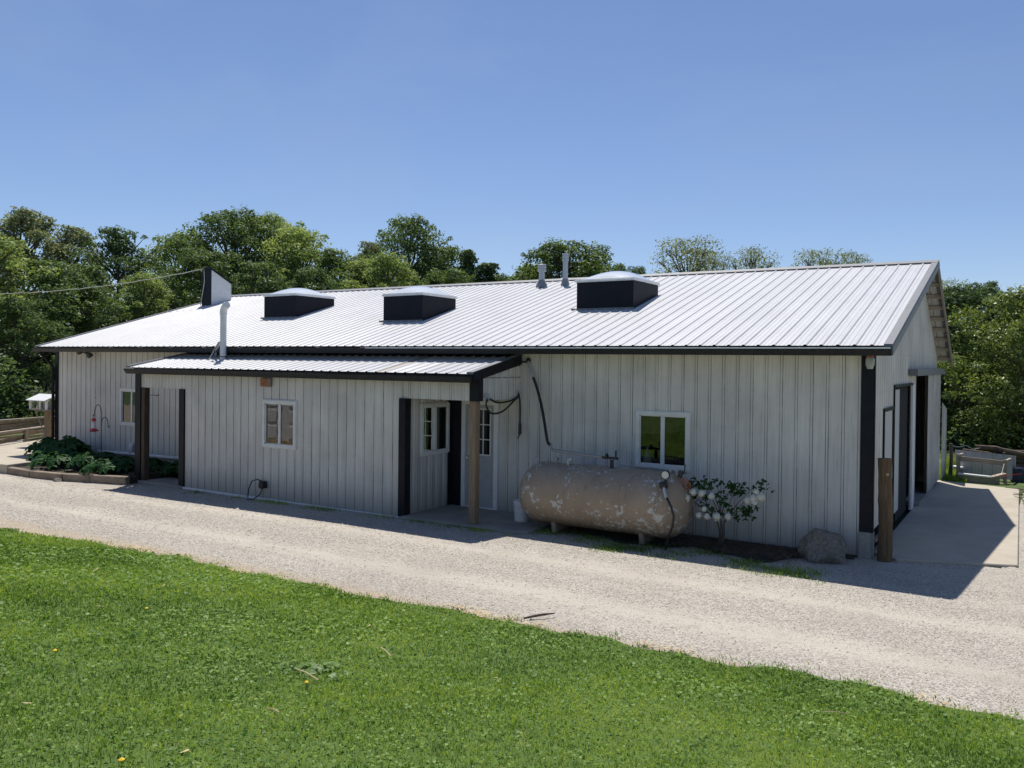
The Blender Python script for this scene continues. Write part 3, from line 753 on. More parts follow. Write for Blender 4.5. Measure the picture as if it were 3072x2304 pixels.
# rusty plate, plug and cord on the lean-to front
pl = MB().box((-11.47, YA-.05, 2.29), (-11.16, YA-.02, 2.46)).build('junction_box', 'rust plate', barn, bevel=.004)
MB().box((-11.25, YA-.054, 2.30), (-11.165, YA-.0505, 2.455)).build('cover', 'grey trim', pl)
pg = MB().box((-11.40, YA-.13, .22), (-11.27, YA-.02, .36)).lathe([(.07, 0), (.07, .02), (.05, .06)], (-11.33, YA-.14, .28), 'y', 12).build('plug_socket', 'black rubber', barn, bevel=.006)
MB().tube([(-11.33, YA-.10, .36), (-11.42, YA-.14, .40), (-11.55, YA-.17, .36), (-11.62, YA-.19, .2), (-11.64, YA-.2, .02)], .012, 6).build('cord', 'black rubber', pg)
MB().tube([(-11.32, YA-.10, .22), (-11.34, YA-.14, .1), (-11.45, YA-.22, .0), (-11.55, YA-.30, .005)], .012, 6).build('cord', 'black rubber', pg)
# white drain pipe along the rear wall of the breezeway
dp = MB().tube([(-19.3, -.09, .32), (-17.9, -.09, .35), (-14.0, -.09, .40)], .045, 10).build('drain_pipe', 'white plastic', barn, smooth=True)
MB().tube([(-17.9, -.09, .37), (-17.9, -.09, .55), (-17.9, -.03, .62)], .055, 10).build('riser', 'white plastic', dp, smooth=True)
# plant hook in the breezeway
MB().tube([(-15.42, YA+.03, 2.0), (-15.0, YA+.03, 2.0), (-14.93, YA+.03, 1.985), (-14.91, YA+.03, 2.01), (-14.93, YA+.03, 2.03)], .009, 6).build('plant_hook', 'black iron', barn)

# skylights
def skylight(x0, x1, y0, y1, zt):
    z0, z1 = roof_z(y0), roof_z(y1)
    cb = MB().add([(x0, y0, z0-.05), (x1, y0, z0-.05), (x1, y1, z1-.05), (x0, y1, z1-.05), (x0, y0, zt), (x1, y0, zt), (x1, y1, zt), (x0, y1, zt)],
                  [(3, 2, 1, 0), (4, 5, 6, 7), (0, 1, 5, 4), (1, 2, 6, 5), (2, 3, 7, 6), (3, 0, 4, 7)]).build('skylight', 'skylight curb', barn)
    m2 = MB().box((x0-.03, y0-.03, zt+.002), (x1+.03, y1+.03, zt+.045)).box((x0-.015, y0-.015, zt+.046), (x1+.015, y1+.015, zt+.065))
    m2.build('frame', 'worn aluminium', cb, bevel=.004)
    n_ = 18; vs = []; fs = []
    for i in range(n_+1):
        for j in range(n_+1):
            a, b_ = -1+2*i/n_, -1+2*j/n_
            h = max(0, (1-a*a)*(1-b_*b_))**.72
            if i in (0, n_) or j in (0, n_): h = 0
            vs.append(((x0+x1)/2+a*(x1-x0)*.48, (y0+y1)/2+b_*(y1-y0)*.48, zt+.062+.21*h))
    for i in range(n_):
        for j in range(n_): fs.append((i*(n_+1)+j, (i+1)*(n_+1)+j, (i+1)*(n_+1)+j+1, i*(n_+1)+j+1))
    MB().add(vs, fs).build('dome', 'dome acrylic', cb, smooth=True)
    fl_ = MB()
    fl_.box((x0-.12, y0-.02, z0+.0), (x1+.02, y0-.001, z0+.035)); fl_.build('flashing', 'grey trim', cb)
skylight(-15.64, -14.43, 2.30, 3.70, 4.53)
skylight(-10.84, -9.70, 1.60, 2.87, 4.33)
skylight(-6.17, -4.89, 2.30, 3.60, 4.52)
# chase at the left end of the ridge
x0, x1, y0, y1 = -21.0, -20.57, 4.45, 5.24
ch = MB().prism([(y0+.012, roof_z(y0)-.05), (y1, roof_z(y1)-.1), (y1, 5.36), (y0+.012, 5.77)], x0+.012, x1, 'x').build('chimney_chase', 'white paint', barn)
MB().box((x0, y0-.012, roof_z(y0)-.05), (x1+.006, y0+.011, 5.79)).box((x0-.012, y0-.012, roof_z(y0)-.05), (x0+.011, y1, 5.40)).build('front_board', 'black trim', ch)
m_ = MB()
m_.add([(x0-.03, y0-.03, 5.80), (x1+.03, y0-.03, 5.80), (x1+.03, y1+.03, 5.375), (x0-.03, y1+.03, 5.375), (x0-.03, y0-.03, 5.74), (x1+.03, y0-.03, 5.74), (x1+.03, y1+.03, 5.315), (x0-.03, y1+.03, 5.315)],
       [(0, 1, 2, 3), (7, 6, 5, 4), (0, 4, 5, 1), (1, 5, 6, 2), (2, 6, 7, 3), (3, 7, 4, 0)])
m_.build('cap', 'black trim', ch)
MB().box((x1-.004, y1-.03, roof_z(y1)-.05), (x1+.006, y1+.006, 5.33)).build('edge_trim', 'white vinyl', ch)
# flues
for x, y, top, r, hr in ((-8.68, 5.17, 5.32, .075, .115), (-8.0, 5.17, 5.55, .065, .085)):
    z0 = roof_z(y)
    fl_ = MB().tube([(x, y, z0-.05), (x, y, top-.02)], r, 16).build('flue_pipe', 'galvanised', barn, smooth=False); smooth_by_angle(fl_)
    o = MB().lathe([(hr*1.35, z0-.02), (hr*1.2, z0+.06), (r*1.15, z0+.14), (r*1.1, z0+.17)], (x, y, 0), 'z', 16).build('boot', 'grey pipe', fl_); smooth_by_angle(o)
    o = MB().lathe([(hr, top-.16), (hr, top-.11), (hr*.9, top-.105), (hr*.9, top-.07), (hr, top-.065), (hr, top-.03), (hr*.9, top-.025), (hr*.9, top), (hr*1.02, top+.005), (hr*.9, top+.02)], (x, y, 0), 'z', 18).build('vent_cap', 'galvanised', fl_); smooth_by_angle(o)
# white vent stack on the lean-to roof with two braces
vx, vy = -13.62, -.66
vs_ = MB().tube([(vx, vy, 2.80), (vx, vy, 3.86)], .070, 18).build('vent_stack', 'white plastic', barn); smooth_by_angle(vs_)
o = MB().tube([(vx, vy, 3.84), (vx, vy, 3.93), (vx+.03, vy, 4.0), (vx+.10, vy-.01, 4.06), (vx+.14, vy-.01, 4.07)], .079, 18).build('elbow', 'white plastic', vs_); smooth_by_angle(o)
MB().beam((vx-.02, vy-.09, 3.22), (vx-.62, vy+.25, 2.87), .05, .012).build('brace', 'worn aluminium', vs_)
MB().beam((vx-.02, vy-.095, 3.24), (vx-.22, vy-.22, 2.81), .06, .012).build('brace', 'galvanised', vs_)
MB().tube([(vx, vy, 2.885), (vx, vy, 2.905)], .075, 18).build('clamp', 'black rubber', vs_)
# overhead cable from the chase to the left
pts = []
A, B = Vector((-20.9, 4.43, 5.77)), Vector((-29.5, 1.2, 5.0))
for i in range(25):
    t = i/24; p = A.lerp(B, t); p.z -= .55*4*t*(1-t)*.42 - .012*math.sin(t*60); pts.append(p)
cb = MB().tube([Vector((-21.0, 4.38, roof_z(4.3)+.05)), Vector((-20.93, 4.40, 4.95)), Vector((-20.86, 4.42, 5.35)), Vector((-20.9, 4.43, 5.77))] + pts[1:], .013, 6).build('overhead_cable', 'cable')
tag(cb, 'pale sagging service cable running left from the chase on the roof', 'cable')

# ------------------------------------------------------------------ propane tank
tk = thing('propane_tank', 'tan propane tank with peeling paint lying beside the barn wall', 'tank', (-3.98, -.88, 0))
R_, L2, capl = .515, 1.10, .40
prof = []
for i in range(11):
    t = PI/2*i/10; prof.append((max(.004, R_*math.sin(t)), -L2-capl*math.cos(t)))
prof += [(R_, -L2+.001), (R_, L2-.001)]
for i in range(11):
    t = PI/2*i/10; prof.append((max(.004, R_*math.cos(t)), L2+capl*math.sin(t)))
bd = MB().lathe(prof, (0, 0, .64), 'x', 48).build('tank_body', 'tank paint', tk, smooth=True)
for x in (-.78, .78):
    MB().prism([(-.24, .02), (.24, .02), (.30, .36), (-.30, .36)], x-.04, x+.04, 'x').build('leg', 'rail timber', tk, bevel=.008)
for x in (-L2, L2):
    MB().lathe([(R_+.004, -.008), (R_+.007, 0), (R_+.004, .008)], (x, 0, .64), 'x', 48).build('weld_seam', 'tank paint', tk, smooth=True)
for x in (-1.28, 1.2):
    MB().tube([(x-.05, 0, 1.08), (x-.05, 0, 1.19), (x, 0, 1.23), (x+.05, 0, 1.19), (x+.05, 0, 1.08)], .014, 8).build('lifting_lug', 'galvanised', tk)
MB().tube([(-.85, -.05, 1.13), (-.85, -.05, 1.22)], .028, 10).box((-.88, -.08, 1.21), (-.82, -.02, 1.25)).build('relief_valve', 'grey pipe', tk)
MB().tube([(-.62, -.06, 1.13), (-.62, -.06, 1.22), (-.55, -.06, 1.25)], .026, 10).build('fill_valve', 'galvanised', tk)
vv = MB().tube([(.17, -.05, 1.13), (.17, -.05, 1.28)], .032, 10).tube([(.02, -.05, 1.31), (.28, -.05, 1.31)], .022, 10).lathe([(.035, -.015), (.045, 0), (.035, .015)], (.08, -.05, 1.34), 'x', 14).build('service_valve', 'black iron', tk)
MB().tube([(.24, -.05, 1.30), (.24, -.05, 1.44)], .016, 8).build('valve_stem', 'black iron', vv)
MB().tube([(-.98, .0, 1.45), (-.98, -.02, 1.40), (-.92, -.03, 1.365), (.0, -.05, 1.31)], .027, 10).build('gas_pipe', 'grey pipe', tk)
MB().tube([(.3, .0, 1.20), (.8, .1, 1.18), (1.35, .18, 1.13)], .014, 8).build('line_pipe', 'grey pipe', tk)
gg = MB().lathe([(.062, -.02), (.067, 0), (.067, .015), (.02, .02)], (1.22, -.37, 1.16), 'y', 20).build('gauge', 'black iron', tk)
MB().lathe([(.056, -.024), (.056, -.021)], (1.22, -.37, 1.16), 'y', 20).build('gauge_face', 'gauge face', gg)
MB().tube([(1.22, -.36, 1.08), (1.22, -.38, .98)], .022, 10).lathe([(.05, -.06), (.06, -.02), (.06, .03), (.03, .05)], (1.21, -.40, 1.0), 'x', 12).build('regulator', 'black iron', tk)
MB().tube([(1.22, -.44, .97), (1.25, -.47, .90), (1.29, -.5, .83)], .024, 10).build('brass_fitting', 'galvanised', tk)
MB().tube([(1.29, -.5, .84), (1.37, -.53, .72), (1.42, -.54, .58), (1.40, -.53, .42), (1.33, -.5, .26), (1.27, -.44, .12), (1.24, -.38, .03)], .018, 10).build('supply_hose', 'black rubber', tk, smooth=True)
cc = MB()
for k, (dx, dz) in enumerate(((0, 0), (.02, -.03), (.035, -.05))):
    pts = [(1.43+dx+.055*math.cos(t), -.10, 1.04+dz+.065*math.sin(t)) for t in np.linspace(0, 2*PI, 14)]
    cc.tube(pts, .007, 5)
cc.build('coiled_line', 'copper red', tk)
MB().tube([(1.33, -.08, 1.10), (1.36, -.08, 1.2)], .035, 8).tube([(1.40, -.08, 1.16), (1.42, -.08, 1.30)], .01, 6).build('transfer_valve', 'black iron', tk)
# hoses on the wall
gh = MB()
gh.tube([(-5.93, -.05, 2.86), (-5.90, -.07, 2.80), (-5.83, -.09, 2.66), (-5.79, -.1, 2.57)], .024, 8)
P = [(-5.79, -.10, 2.57), (-5.68, -.14, 2.38), (-5.52, -.25, 2.08), (-5.34, -.42, 1.75), (-5.17, -.65, 1.48), (-5.04, -.85, 1.35), (-4.97, -.88, 1.30)]
def spline(P, n=6):
    P = [Vector(p) for p in P]; out = []
    for i in range(len(P)-1):
        p0, p1, p2, p3 = P[max(i-1, 0)], P[i], P[i+1], P[min(i+2, len(P)-1)]
        for j in range(n):
            t = j/n; out.append(.5*((2*p1)+(p2-p0)*t+(2*p0-5*p1+4*p2-p3)*t*t+(3*p1-p0-3*p2+p3)*t**3))
    return out+[P[-1]]
P = [(-5.79, -.10, 2.57), (-5.70, -.13, 2.40), (-5.56, -.22, 2.14), (-5.40, -.38, 1.86), (-5.22, -.60, 1.60), (-5.06, -.82, 1.48), (-4.965, -.88, 1.44)]
hz = MB().tube(spline(P), .026, 10).build('gas_hose', 'black rubber', smooth=True)
tag(hz, 'thick black gas hose hanging from the wall down to the tank pipe', 'hose')
gh.build('hose_fitting', 'galvanised', hz)
MB().lathe([(.05, -.005), (.05, .005)], (-5.93, -.045, 2.88), 'y', 12).build('wall_flange', 'black iron', hz)
P = [(-5.96, -.06, 2.85), (-6.08, -.08, 2.84), (-6.16, -.10, 2.72), (-6.17, -.11, 2.45), (-6.09, -.12, 2.29), (-6.06, -.13, 2.24)]
P = [(-5.96, -.06, 2.85), (-6.06, -.08, 2.84), (-6.13, -.09, 2.72), (-6.14, -.10, 2.50), (-6.12, -.12, 2.30), (-6.06, -.16, 2.22), (-6.055, -.5, 2.14), (-6.055, -.9, 2.13), (-6.055, -1.15, 2.20), (-6.055, -1.24, 2.10), (-6.055, -1.08, 1.95), (-6.055, -.7, 1.97), (-6.055, -.3, 2.16), (-6.06, -.16, 2.22), (-6.05, -.13, 2.10), (-6.05, -.12, 1.86), (-6.05, -.12, 1.72)]
lz = MB().tube(spline(P), .017, 8).build('looped_hose', 'black rubber', smooth=True)
tag(lz, 'thin black hose looped on hooks under the porch roof end', 'hose')
MB().tube([(-6.05, -.12, 1.72), (-6.05, -.12, 1.52)], .03, 8).tube([(-6.05, -.12, 1.52), (-6.09, -.13, 1.44)], .012, 6).build('nozzle', 'black iron', lz)
MB().tube([(-6.06, -1.18, 2.24), (-6.05, -1.18, 2.2), (-6.03, -1.17, 2.17)], .012, 6).box((-6.085, -1.26, 2.22), (-6.07, -1.12, 2.29)).build('hook', 'galvanised', lz)
MB().tube([(-6.08+.07*math.cos(t)*.2, -.16+.07*math.cos(t), 2.24+.07*math.sin(t)) for t in np.linspace(0, 2*PI, 12)], .009, 6).build('ring', 'galvanised', lz)

# bucket
bk = thing('bucket', 'white plastic bucket standing between the porch and the tan tank', 'bucket', (-5.66, -.66, .05))
o = MB().lathe([(.125, 0), (.13, .01), (.148, .30), (.152, .36), (.140, .36), (.12, .02)], (0, 0, 0), 'z', 28).build('pail', 'white plastic', bk); smooth_by_angle(o)
for z in (.285, .325, .355): MB().lathe([(.149, z-.006), (.158, z-.003), (.158, z+.003), (.149, z+.006)], (0, 0, 0), 'z', 28).build('rib', 'white plastic', bk)
MB().tube([(.155*math.cos(t), .155*math.sin(t)-.0, .31-.10*math.sin(t)*0-.06*abs(math.sin(t))) for t in np.linspace(PI, 2*PI, 12)], .004, 5).build('handle', 'galvanised', bk)

# boulder
import bmesh
def rock(name, mat, loc, rad, seed, sub=4, rough=.18):
    bm = bmesh.new(); bmesh.ops.create_icosphere(bm, subdivisions=sub, radius=1)
    from mathutils import noise as mn
    rr = random.Random(seed); off = Vector((rr.uniform(0, 50), rr.uniform(0, 50), rr.uniform(0, 50)))
    cut = [(Vector((.80, -.25, .50)).normalized(), .58), (Vector((-.75, -.35, .45)).normalized(), .78), (Vector((-.1, -.9, .35)).normalized(), .74), (Vector((.3, -.6, -.5)).normalized(), .8), (Vector((.1, .2, 1)).normalized(), .86)]
    for v in bm.verts:
        p = v.co.copy()
        for nn, d in cut:
            e = p.dot(nn)-d
            if e > 0: p -= nn*e*.9
        k = 1 + rough*mn.noise(p*1.4+off) + rough*.35*mn.noise(p*4+off) + rough*.16*mn.noise(p*11+off)
        v.co = Vector((p.x*rad[0]*k, p.y*rad[1]*k, p.z*rad[2]*k))
    me = bpy.data.meshes.new(name); bm.to_mesh(me); bm.free(); me.materials.append(MATS[mat])
    for p in me.polygons: p.use_smooth = True
    o = bpy.data.objects.new(name, me); put(o); o.location = loc; return o
bo = rock('boulder', 'boulder stone', (-.60, -.50, .15), (.34, .29, .32), 5, rough=.34)
tag(bo, 'rounded brown granite boulder sitting by the barn corner', 'boulder')
st = rock('stone', 'boulder stone', (-17.0, -2.52, -.01), (.13, .10, .09), 9, 3)
tag(st, 'small pale stone lying against the timber edging of the bed', 'stone')

# old round post by the corner
op = thing('wooden_post', 'short weathered round wooden post at the barn corner', 'post', (.14, -.02, 0))
mb = MB(); hts = np.linspace(-.1, 1.50, 14)
mb.tube([(0.012*math.sin(h*3), .01*math.cos(h*4), h) for h in hts], [.100-.004*h+.004*math.sin(h*9)+.003*math.sin(h*23) for h in hts], 18)
o = mb.build('post_body', 'old post', op); smooth_by_angle(o, 50)
MB().lathe([(.022, 0), (.018, -.012)], (.04, -.096, 1.28), 'y', 8).build('knot', 'straw', op)

# ------------------------------------------------------------------ planting bed, hook, feeders
edge_pts = [(-21.5, -2.42), (-19.84, -2.44), (-18.1, -2.50), (-17.0, -2.36), (-16.35, -2.09), (-15.42, -1.80)]
te = thing('timber_edging', 'weathered timber edging in front of the leafy planting bed', 'edging', (-18, -2.4, 0)); te.location = (0, 0, 0)
for (xa, ya), (xb, yb2) in zip(edge_pts[:-1], edge_pts[1:]):
    MB().beam((xa+.012, ya, .045), (xb-.012, yb2, .045), .16, .22).build('timber', 'rail timber', te, bevel=.012)
LEAF_ME = None
def lobed_leaf(name, mat, lobes, size, cup):
    vs = [(0, 0, 0)]; n_ = lobes*6
    for i in range(n_+1):
        t = -PI*.92 + 2*PI*.92*i/n_
        r = (.72 + .28*math.cos(lobes*t))*(1.0+.06*math.sin(5*t*lobes))
        vs.append((r*math.cos(t)*size, r*math.sin(t)*size, -cup*size*r*r+.05*size*math.sin(t*7)))
    fs = [(0, i, i+1) for i in range(1, n_+1)]
    me = bpy.data.meshes.new(name); me.from_pydata(vs, [], fs); me.materials.append(MATS[mat])
    for p in me.polygons: p.use_smooth = True
    return me
leaf_big = lobed_leaf('leaf', 'leaf bed', 5, .19, .35)
leaf_bush = lobed_leaf('leaf', 'leaf bush', 3, .055, .3)
def put_leaf(me, parent, p, nrm, s, spin):
    o = bpy.data.objects.new('leaf', me); put(o, parent)
    q = Vector(nrm).normalized().to_track_quat('Z', 'Y')
    o.rotation_mode = 'QUATERNION'; o.rotation_quaternion = q @ Vector((0, 0, 1)).rotation_difference(Vector((0, 0, 1)))
    o.rotation_quaternion = q @ Matrix.Rotation(spin, 3, 'Z').to_quaternion()
    o.location = p; o.scale = (s, s, s); return o
plants = [(-20.6, -.8, .55, 'leafy bed plant nearest the black barn corner'), (-19.7, -.75, .62, 'leafy bed plant left of the shepherd hook against the wall'),
          (-19.25, -1.45, .42, 'sunlit leafy bed plant spilling onto the patio'), (-18.6, -1.2, .62, 'leafy bed plant in front of the shepherd hook'),
          (-18.2, -1.95, .40, 'leafy bed plant hanging over the timber edging on the left'), (-17.7, -.95, .36, 'leafy bed plant below the left barn window'),
          (-17.3, -1.6, .42, 'leafy bed plant at the middle of the timber edging'), (-16.6, -1.2, .34, 'leafy bed plant left of the lean-to corner post'),
          (-16.45, -1.75, .34, 'low leafy bed plant at the foot of the lean-to corner post'), (-16.1, -.75, .28, 'leafy bed plant behind the lean-to corner post'), (-15.35, -.55, .26, 'small leafy plant seen through the breezeway')]
for px, py, ph, lb in plants:
    rr = random.Random(px*31+py)
    t = thing('bed_plant', lb, 'plant', (px, py, .12), 'plants in the planting bed')
    stem = MB(); nl = 52 if ph > .4 else 34
    for k in range(nl):
        a = rr.uniform(0, 2*PI); rad = rr.uniform(.05, .52)*(.7+ph*.5); h = ph*(1.0-.62*(rad/.6)**1.6)*rr.uniform(.62, 1.05)
        p = (rad*math.cos(a), rad*math.sin(a), max(.05, h))
        stem.tube([(0, 0, -.05), (p[0]*.5, p[1]*.5, p[2]*.75), (p[0], p[1], p[2])], .006, 4, cap=False)
        put_leaf(leaf_big, t, p, (math.cos(a)*.6+rr.uniform(-.3, .3), math.sin(a)*.6-.25+rr.uniform(-.3, .3), 1), rr.uniform(.6, 1.15), rr.uniform(0, 6.28))
    stem.build('stem', 'leaf bed', t)
hk = MB()
hx, hy = -18.36, -.62
hk.tube([(hx, hy, .1), (hx, hy, 1.36)] + [(hx-.155+.155*math.cos(t), hy, 1.40+.23*math.sin(t)) for t in np.linspace(0, PI, 10)] + [(hx-.315, hy, 1.36), (hx-.335, hy, 1.32), (hx-.36, hy, 1.325), (hx-.37, hy, 1.37)], .010, 6)
hk.tube([(hx, hy, 1.05), (hx+.01, hy, 1.14)] + [(hx+.145-.135*math.cos(t), hy, 1.17+.15*math.sin(t)) for t in np.linspace(0, PI, 9)] + [(hx+.285, hy, 1.10), (hx+.305, hy, 1.06), (hx+.335, hy, 1.07), (hx+.34, hy, 1.11)], .010, 6)
tag(hk.build('shepherd_hook', 'black iron'), 'black double shepherd hook standing in the planting bed', 'garden hook')
fd = thing('hummingbird_feeder', 'red hummingbird feeder hanging from the left arm of the hook', 'bird feeder', (hx-.345, hy, .92))
o = MB().lathe([(.05, 0), (.12, .02), (.125, .035), (.09, .06), (.06, .085)], (0, 0, 0), 'z', 8).build('base', 'red plastic', fd)
MB().lathe([(.05, .085), (.058, .12), (.05, .22), (.035, .27)], (0, 0, 0), 'z', 16).build('bottle', 'feeder glass', fd, smooth=True)
MB().lathe([(.036, .27), (.062, .285), (.055, .33), (.03, .355)], (0, 0, 0), 'z', 8).build('cap', 'red plastic', fd)
MB().tube([(0, 0, .35), (0, 0, .41)], .004, 5).build('hanger', 'black iron', fd)
MB().lathe([(.018, 0), (.012, -.02)], (.01, -.12, .03), 'y', 8).build('port', 'gauge face', fd)

bf = thing('bird_feeder', 'white roofed bird feeder on a tall wooden post left of the barn', 'bird feeder', (-22.75, .42, .2))
MB().box((-.07, -.07, 0), (.07, .07, 1.08)).build('post', 'treated post', bf, bevel=.01)
MB().box((-.46, -.30, 1.08), (.46, .30, 1.11)).build('tray', 'weathered board', bf)
for x in (-.43, .41):
    for y in (-.27, .25): MB().box((x-.03, y-.025, 1.111), (x+.03, y+.025, 1.36)).build('upright', 'white paint', bf)
MB().box((.02, -.27, 1.111), (.07, -.23, 1.36)).build('upright', 'white paint', bf)
fr_ = MB().add([(-.50, -.38, 1.36), (.50, -.38, 1.36), (.50, .02, 1.53), (-.50, .02, 1.53), (-.50, -.38, 1.382), (.50, -.38, 1.382), (.50, .02, 1.552), (-.50, .02, 1.552)],
       [(3, 2, 1, 0), (4, 5, 6, 7), (0, 1, 5, 4), (1, 2, 6, 5), (2, 3, 7, 6), (3, 0, 4, 7)])
fr_.add([(-.50, .42, 1.36), (.50, .42, 1.36), (.50, .02, 1.53), (-.50, .02, 1.53), (-.50, .42, 1.382), (.50, .42, 1.382), (.50, .02, 1.553), (-.50, .02, 1.553)],
       [(0, 1, 2, 3), (7, 6, 5, 4), (0, 4, 5, 1), (1, 5, 6, 2), (2, 6, 7, 3), (3, 7, 4, 0)])
fr_.build('feeder_roof', 'white paint', bf)
MB().box((-.1, -.1, 1.111), (.12, .1, 1.32)).build('seed_hopper', 'grey pipe', bf)

def plank_fence(name, label, pts, h, z0, rails, postw=.10):
    t = thing(name, label, 'fence', (0, 0, 0))
    rr = random.Random(len(label))
    for (xa, ya), (xb, yb3) in zip(pts[:-1], pts[1:]):
        d = Vector((xb-xa, yb3-ya, 0)); off = Vector((d.y, -d.x, 0)).normalized()
        MB().box((xa-postw/2, ya-postw/2, z0-.1), (xa+postw/2, ya+postw/2, z0+h+.03)).build('post', 'weathered board', t, bevel=.006)
        for k in range(rails):
            z = z0 + h*(k+.5)/rails + rr.uniform(-.02, .02); q = Vector((xa, ya, z))-off*.09; e = Vector((xb, yb3, z+rr.uniform(-.06, .06)))-off*.09
            MB().beam(q, e, .035, h/rails*.74).build('plank', 'rail timber', t)  # darker than the cap: shade on the facing side is put into the colour
        MB().beam((xa-.0, ya, z0+h+.045), (xb, yb3, z0+h+.045), .16, .035).build('cap_board', 'fence board', t)
    return t
plank_fence('plank_fence', 'low weathered plank fence along the patio left of the barn', [(-23.15, -2.6), (-23.65, -.75), (-24.55, .75), (-25.3, 2.0), (-26.2, 3.6)], .36, .2, 4)
plank_fence('raised_bed', 'far row of weathered planks behind the low patio fence', [(-26.5, -2.2), (-27.2, .6), (-27.9, 3.2), (-28.6, 5.8)], .44, .22, 4)
MB_ = MB().box((-25.9, 3.9, .2), (-25.0, 4.6, 1.15)).build('compost_box', 'red wood', bevel=.02)
tag(MB_, 'dark red wooden box behind the bird feeder post', 'box')

# bare-branched sapling beside the feeder
def branchy(name, label, loc, seed, H, n1, mat, twig=.012, tips=None):
    t = thing(name, label, 'sapling', loc); rr = random.Random(seed); mb = MB()
    def grow(p, d, L, r, lev):
        pts = [p]; q = p.copy(); dd = d.copy()
        for k in range(4):
            dd = (dd + Vector((rr.uniform(-.22, .22), rr.uniform(-.22, .22), rr.uniform(-.05, .16)))).normalized(); q = q + dd*L/4; pts.append(q.copy())
        mb.tube(pts, [r*(1-.18*i) for i in range(5)], 5, cap=False)
        if lev > 0:
            for k in range(rr.randint(2, 4)):
                a = pts[rr.randint(1, 4)]
                nd = (dd + Vector((rr.uniform(-1, 1), rr.uniform(-1, 1), rr.uniform(-.3, .6)))).normalized()
                grow(a, nd, L*rr.uniform(.5, .75), r*.5, lev-1)
    for k in range(n1): grow(Vector((rr.uniform(-.1, .1), rr.uniform(-.1, .1), 0)), Vector((rr.uniform(-.5, .5), rr.uniform(-.4, .4), 1)).normalized(), H*rr.uniform(.6, .9), .022, 3)
    mb.build('branch', mat, t); return t
branchy('sapling', 'thin bare-branched sapling beside the bird feeder', (-23.6, .9, .2), 4, 1.7, 4, 'grey bark')

# ------------------------------------------------------------------ snowball bush
bu = thing('snowball_bush', 'small bush with round white flower heads against the barn wall', 'bush', (-2.14, -.42, .03)); bu.scale = (.97, 1.0, 1.0)
rr = random.Random(21); stem = MB()
tips = [(-.62, -.42, .80), (-.40, -.35, .93), (-.20, -.38, .98), (.02, -.32, .96), (.20, -.3, .88), (.55, -.25, .96), (.72, -.22, .98), (.35, -.32, .55), (.05, -.38, .52), (-.12, -.4, .62), (-.3, -.36, .74), (-.02, -.35, .80), (.42, -.28, .62), (-.48, -.38, .70), (.3, -.3, .95)]
forks = [Vector((-.06, -.10, .40)), Vector((.0, -.09, .43)), Vector((.06, -.10, .36))]
for q, m1 in enumerate(forks): stem.tube([(.02*(q-1)-.01, -.02, -.06), (m1.x*.6+.01, -.05, .2), m1], [.017, .014, .011], 6, cap=False)
for tp in tips:
    m1 = min(forks, key=lambda f: abs(f.x-tp[0]*.12)); stem.tube([m1, m1.lerp(Vector(tp), .5)+Vector((0, 0, .05)), tp], [.009, .006, .004], 5, cap=False)
stem.build('stem', 'bark', bu)
for k in range(185):
    tp = Vector(rr.choice(tips)); p = tp + Vector((rr.gauss(0, .10), rr.gauss(.02, .08), rr.gauss(.0, .055)))
    put_leaf(leaf_bush, bu, p, (rr.uniform(-.7, .7), -.5+rr.uniform(-.6, .4), .8), rr.uniform(.6, 1.25), rr.uniform(0, 6.28))
bm = bmesh.new(); bmesh.ops.create_icosphere(bm, subdivisions=2, radius=.74)
fme = bpy.data.meshes.new('flower'); bm.to_mesh(fme); bm.free()
g = np.random.default_rng(5); vs = [tuple(v.co) for v in fme.vertices]; fs = [tuple(p.vertices) for p in fme.polygons]
for k in range(120):
    nn = Vector(tuple(g.normal(size=3))).normalized(); t1 = nn.orthogonal().normalized(); t1.rotate(Matrix.Rotation(g.uniform(0, 6.28), 3, nn)); t2 = nn.cross(t1)
    c = nn*g.uniform(.74, 1.08)
    for q in range(2):
        e1 = t1 if q == 0 else t2; e2 = t2 if q == 0 else -t1; kk = len(vs); sz = g.uniform(.15, .24)
        vs += [tuple(c-e1*sz+nn*.05), tuple(c-e2*sz*.5), tuple(c+e1*sz+nn*.05), tuple(c+e2*sz*.5)]; fs.append((kk, kk+1, kk+2, kk+3))
fme = bpy.data.meshes.new('flower'); fme.from_pydata(vs, [], fs); fme.materials.append(MATS['petal white'])
fl_pos = [(-.60, -.50, .78, .085), (-.40, -.48, .76, .058), (-.30, -.46, .86, .052), (-.17, -.44, .85, .052), (-.02, -.42, .82, .05), (-.12, -.46, .62, .04), (-.20, -.47, .52, .046), (-.07, -.46, .51, .046), (.07, -.42, .52, .062), (.24, -.40, .53, .05),
          (.52, -.34, .79, .05), (.61, -.34, .83, .06), (.72, -.32, .86, .062), (.63, -.35, .77, .05), (.64, -.30, .92, .045)]
for x, y, z, r in fl_pos:
    o = bpy.data.objects.new('flower', fme); put(o, bu); o.location = (x, y-.07, z); o.scale = (r*1.18, r*1.18, r*1.1); o.rotation_euler = (rr.uniform(0, 3), rr.uniform(0, 3), 0)

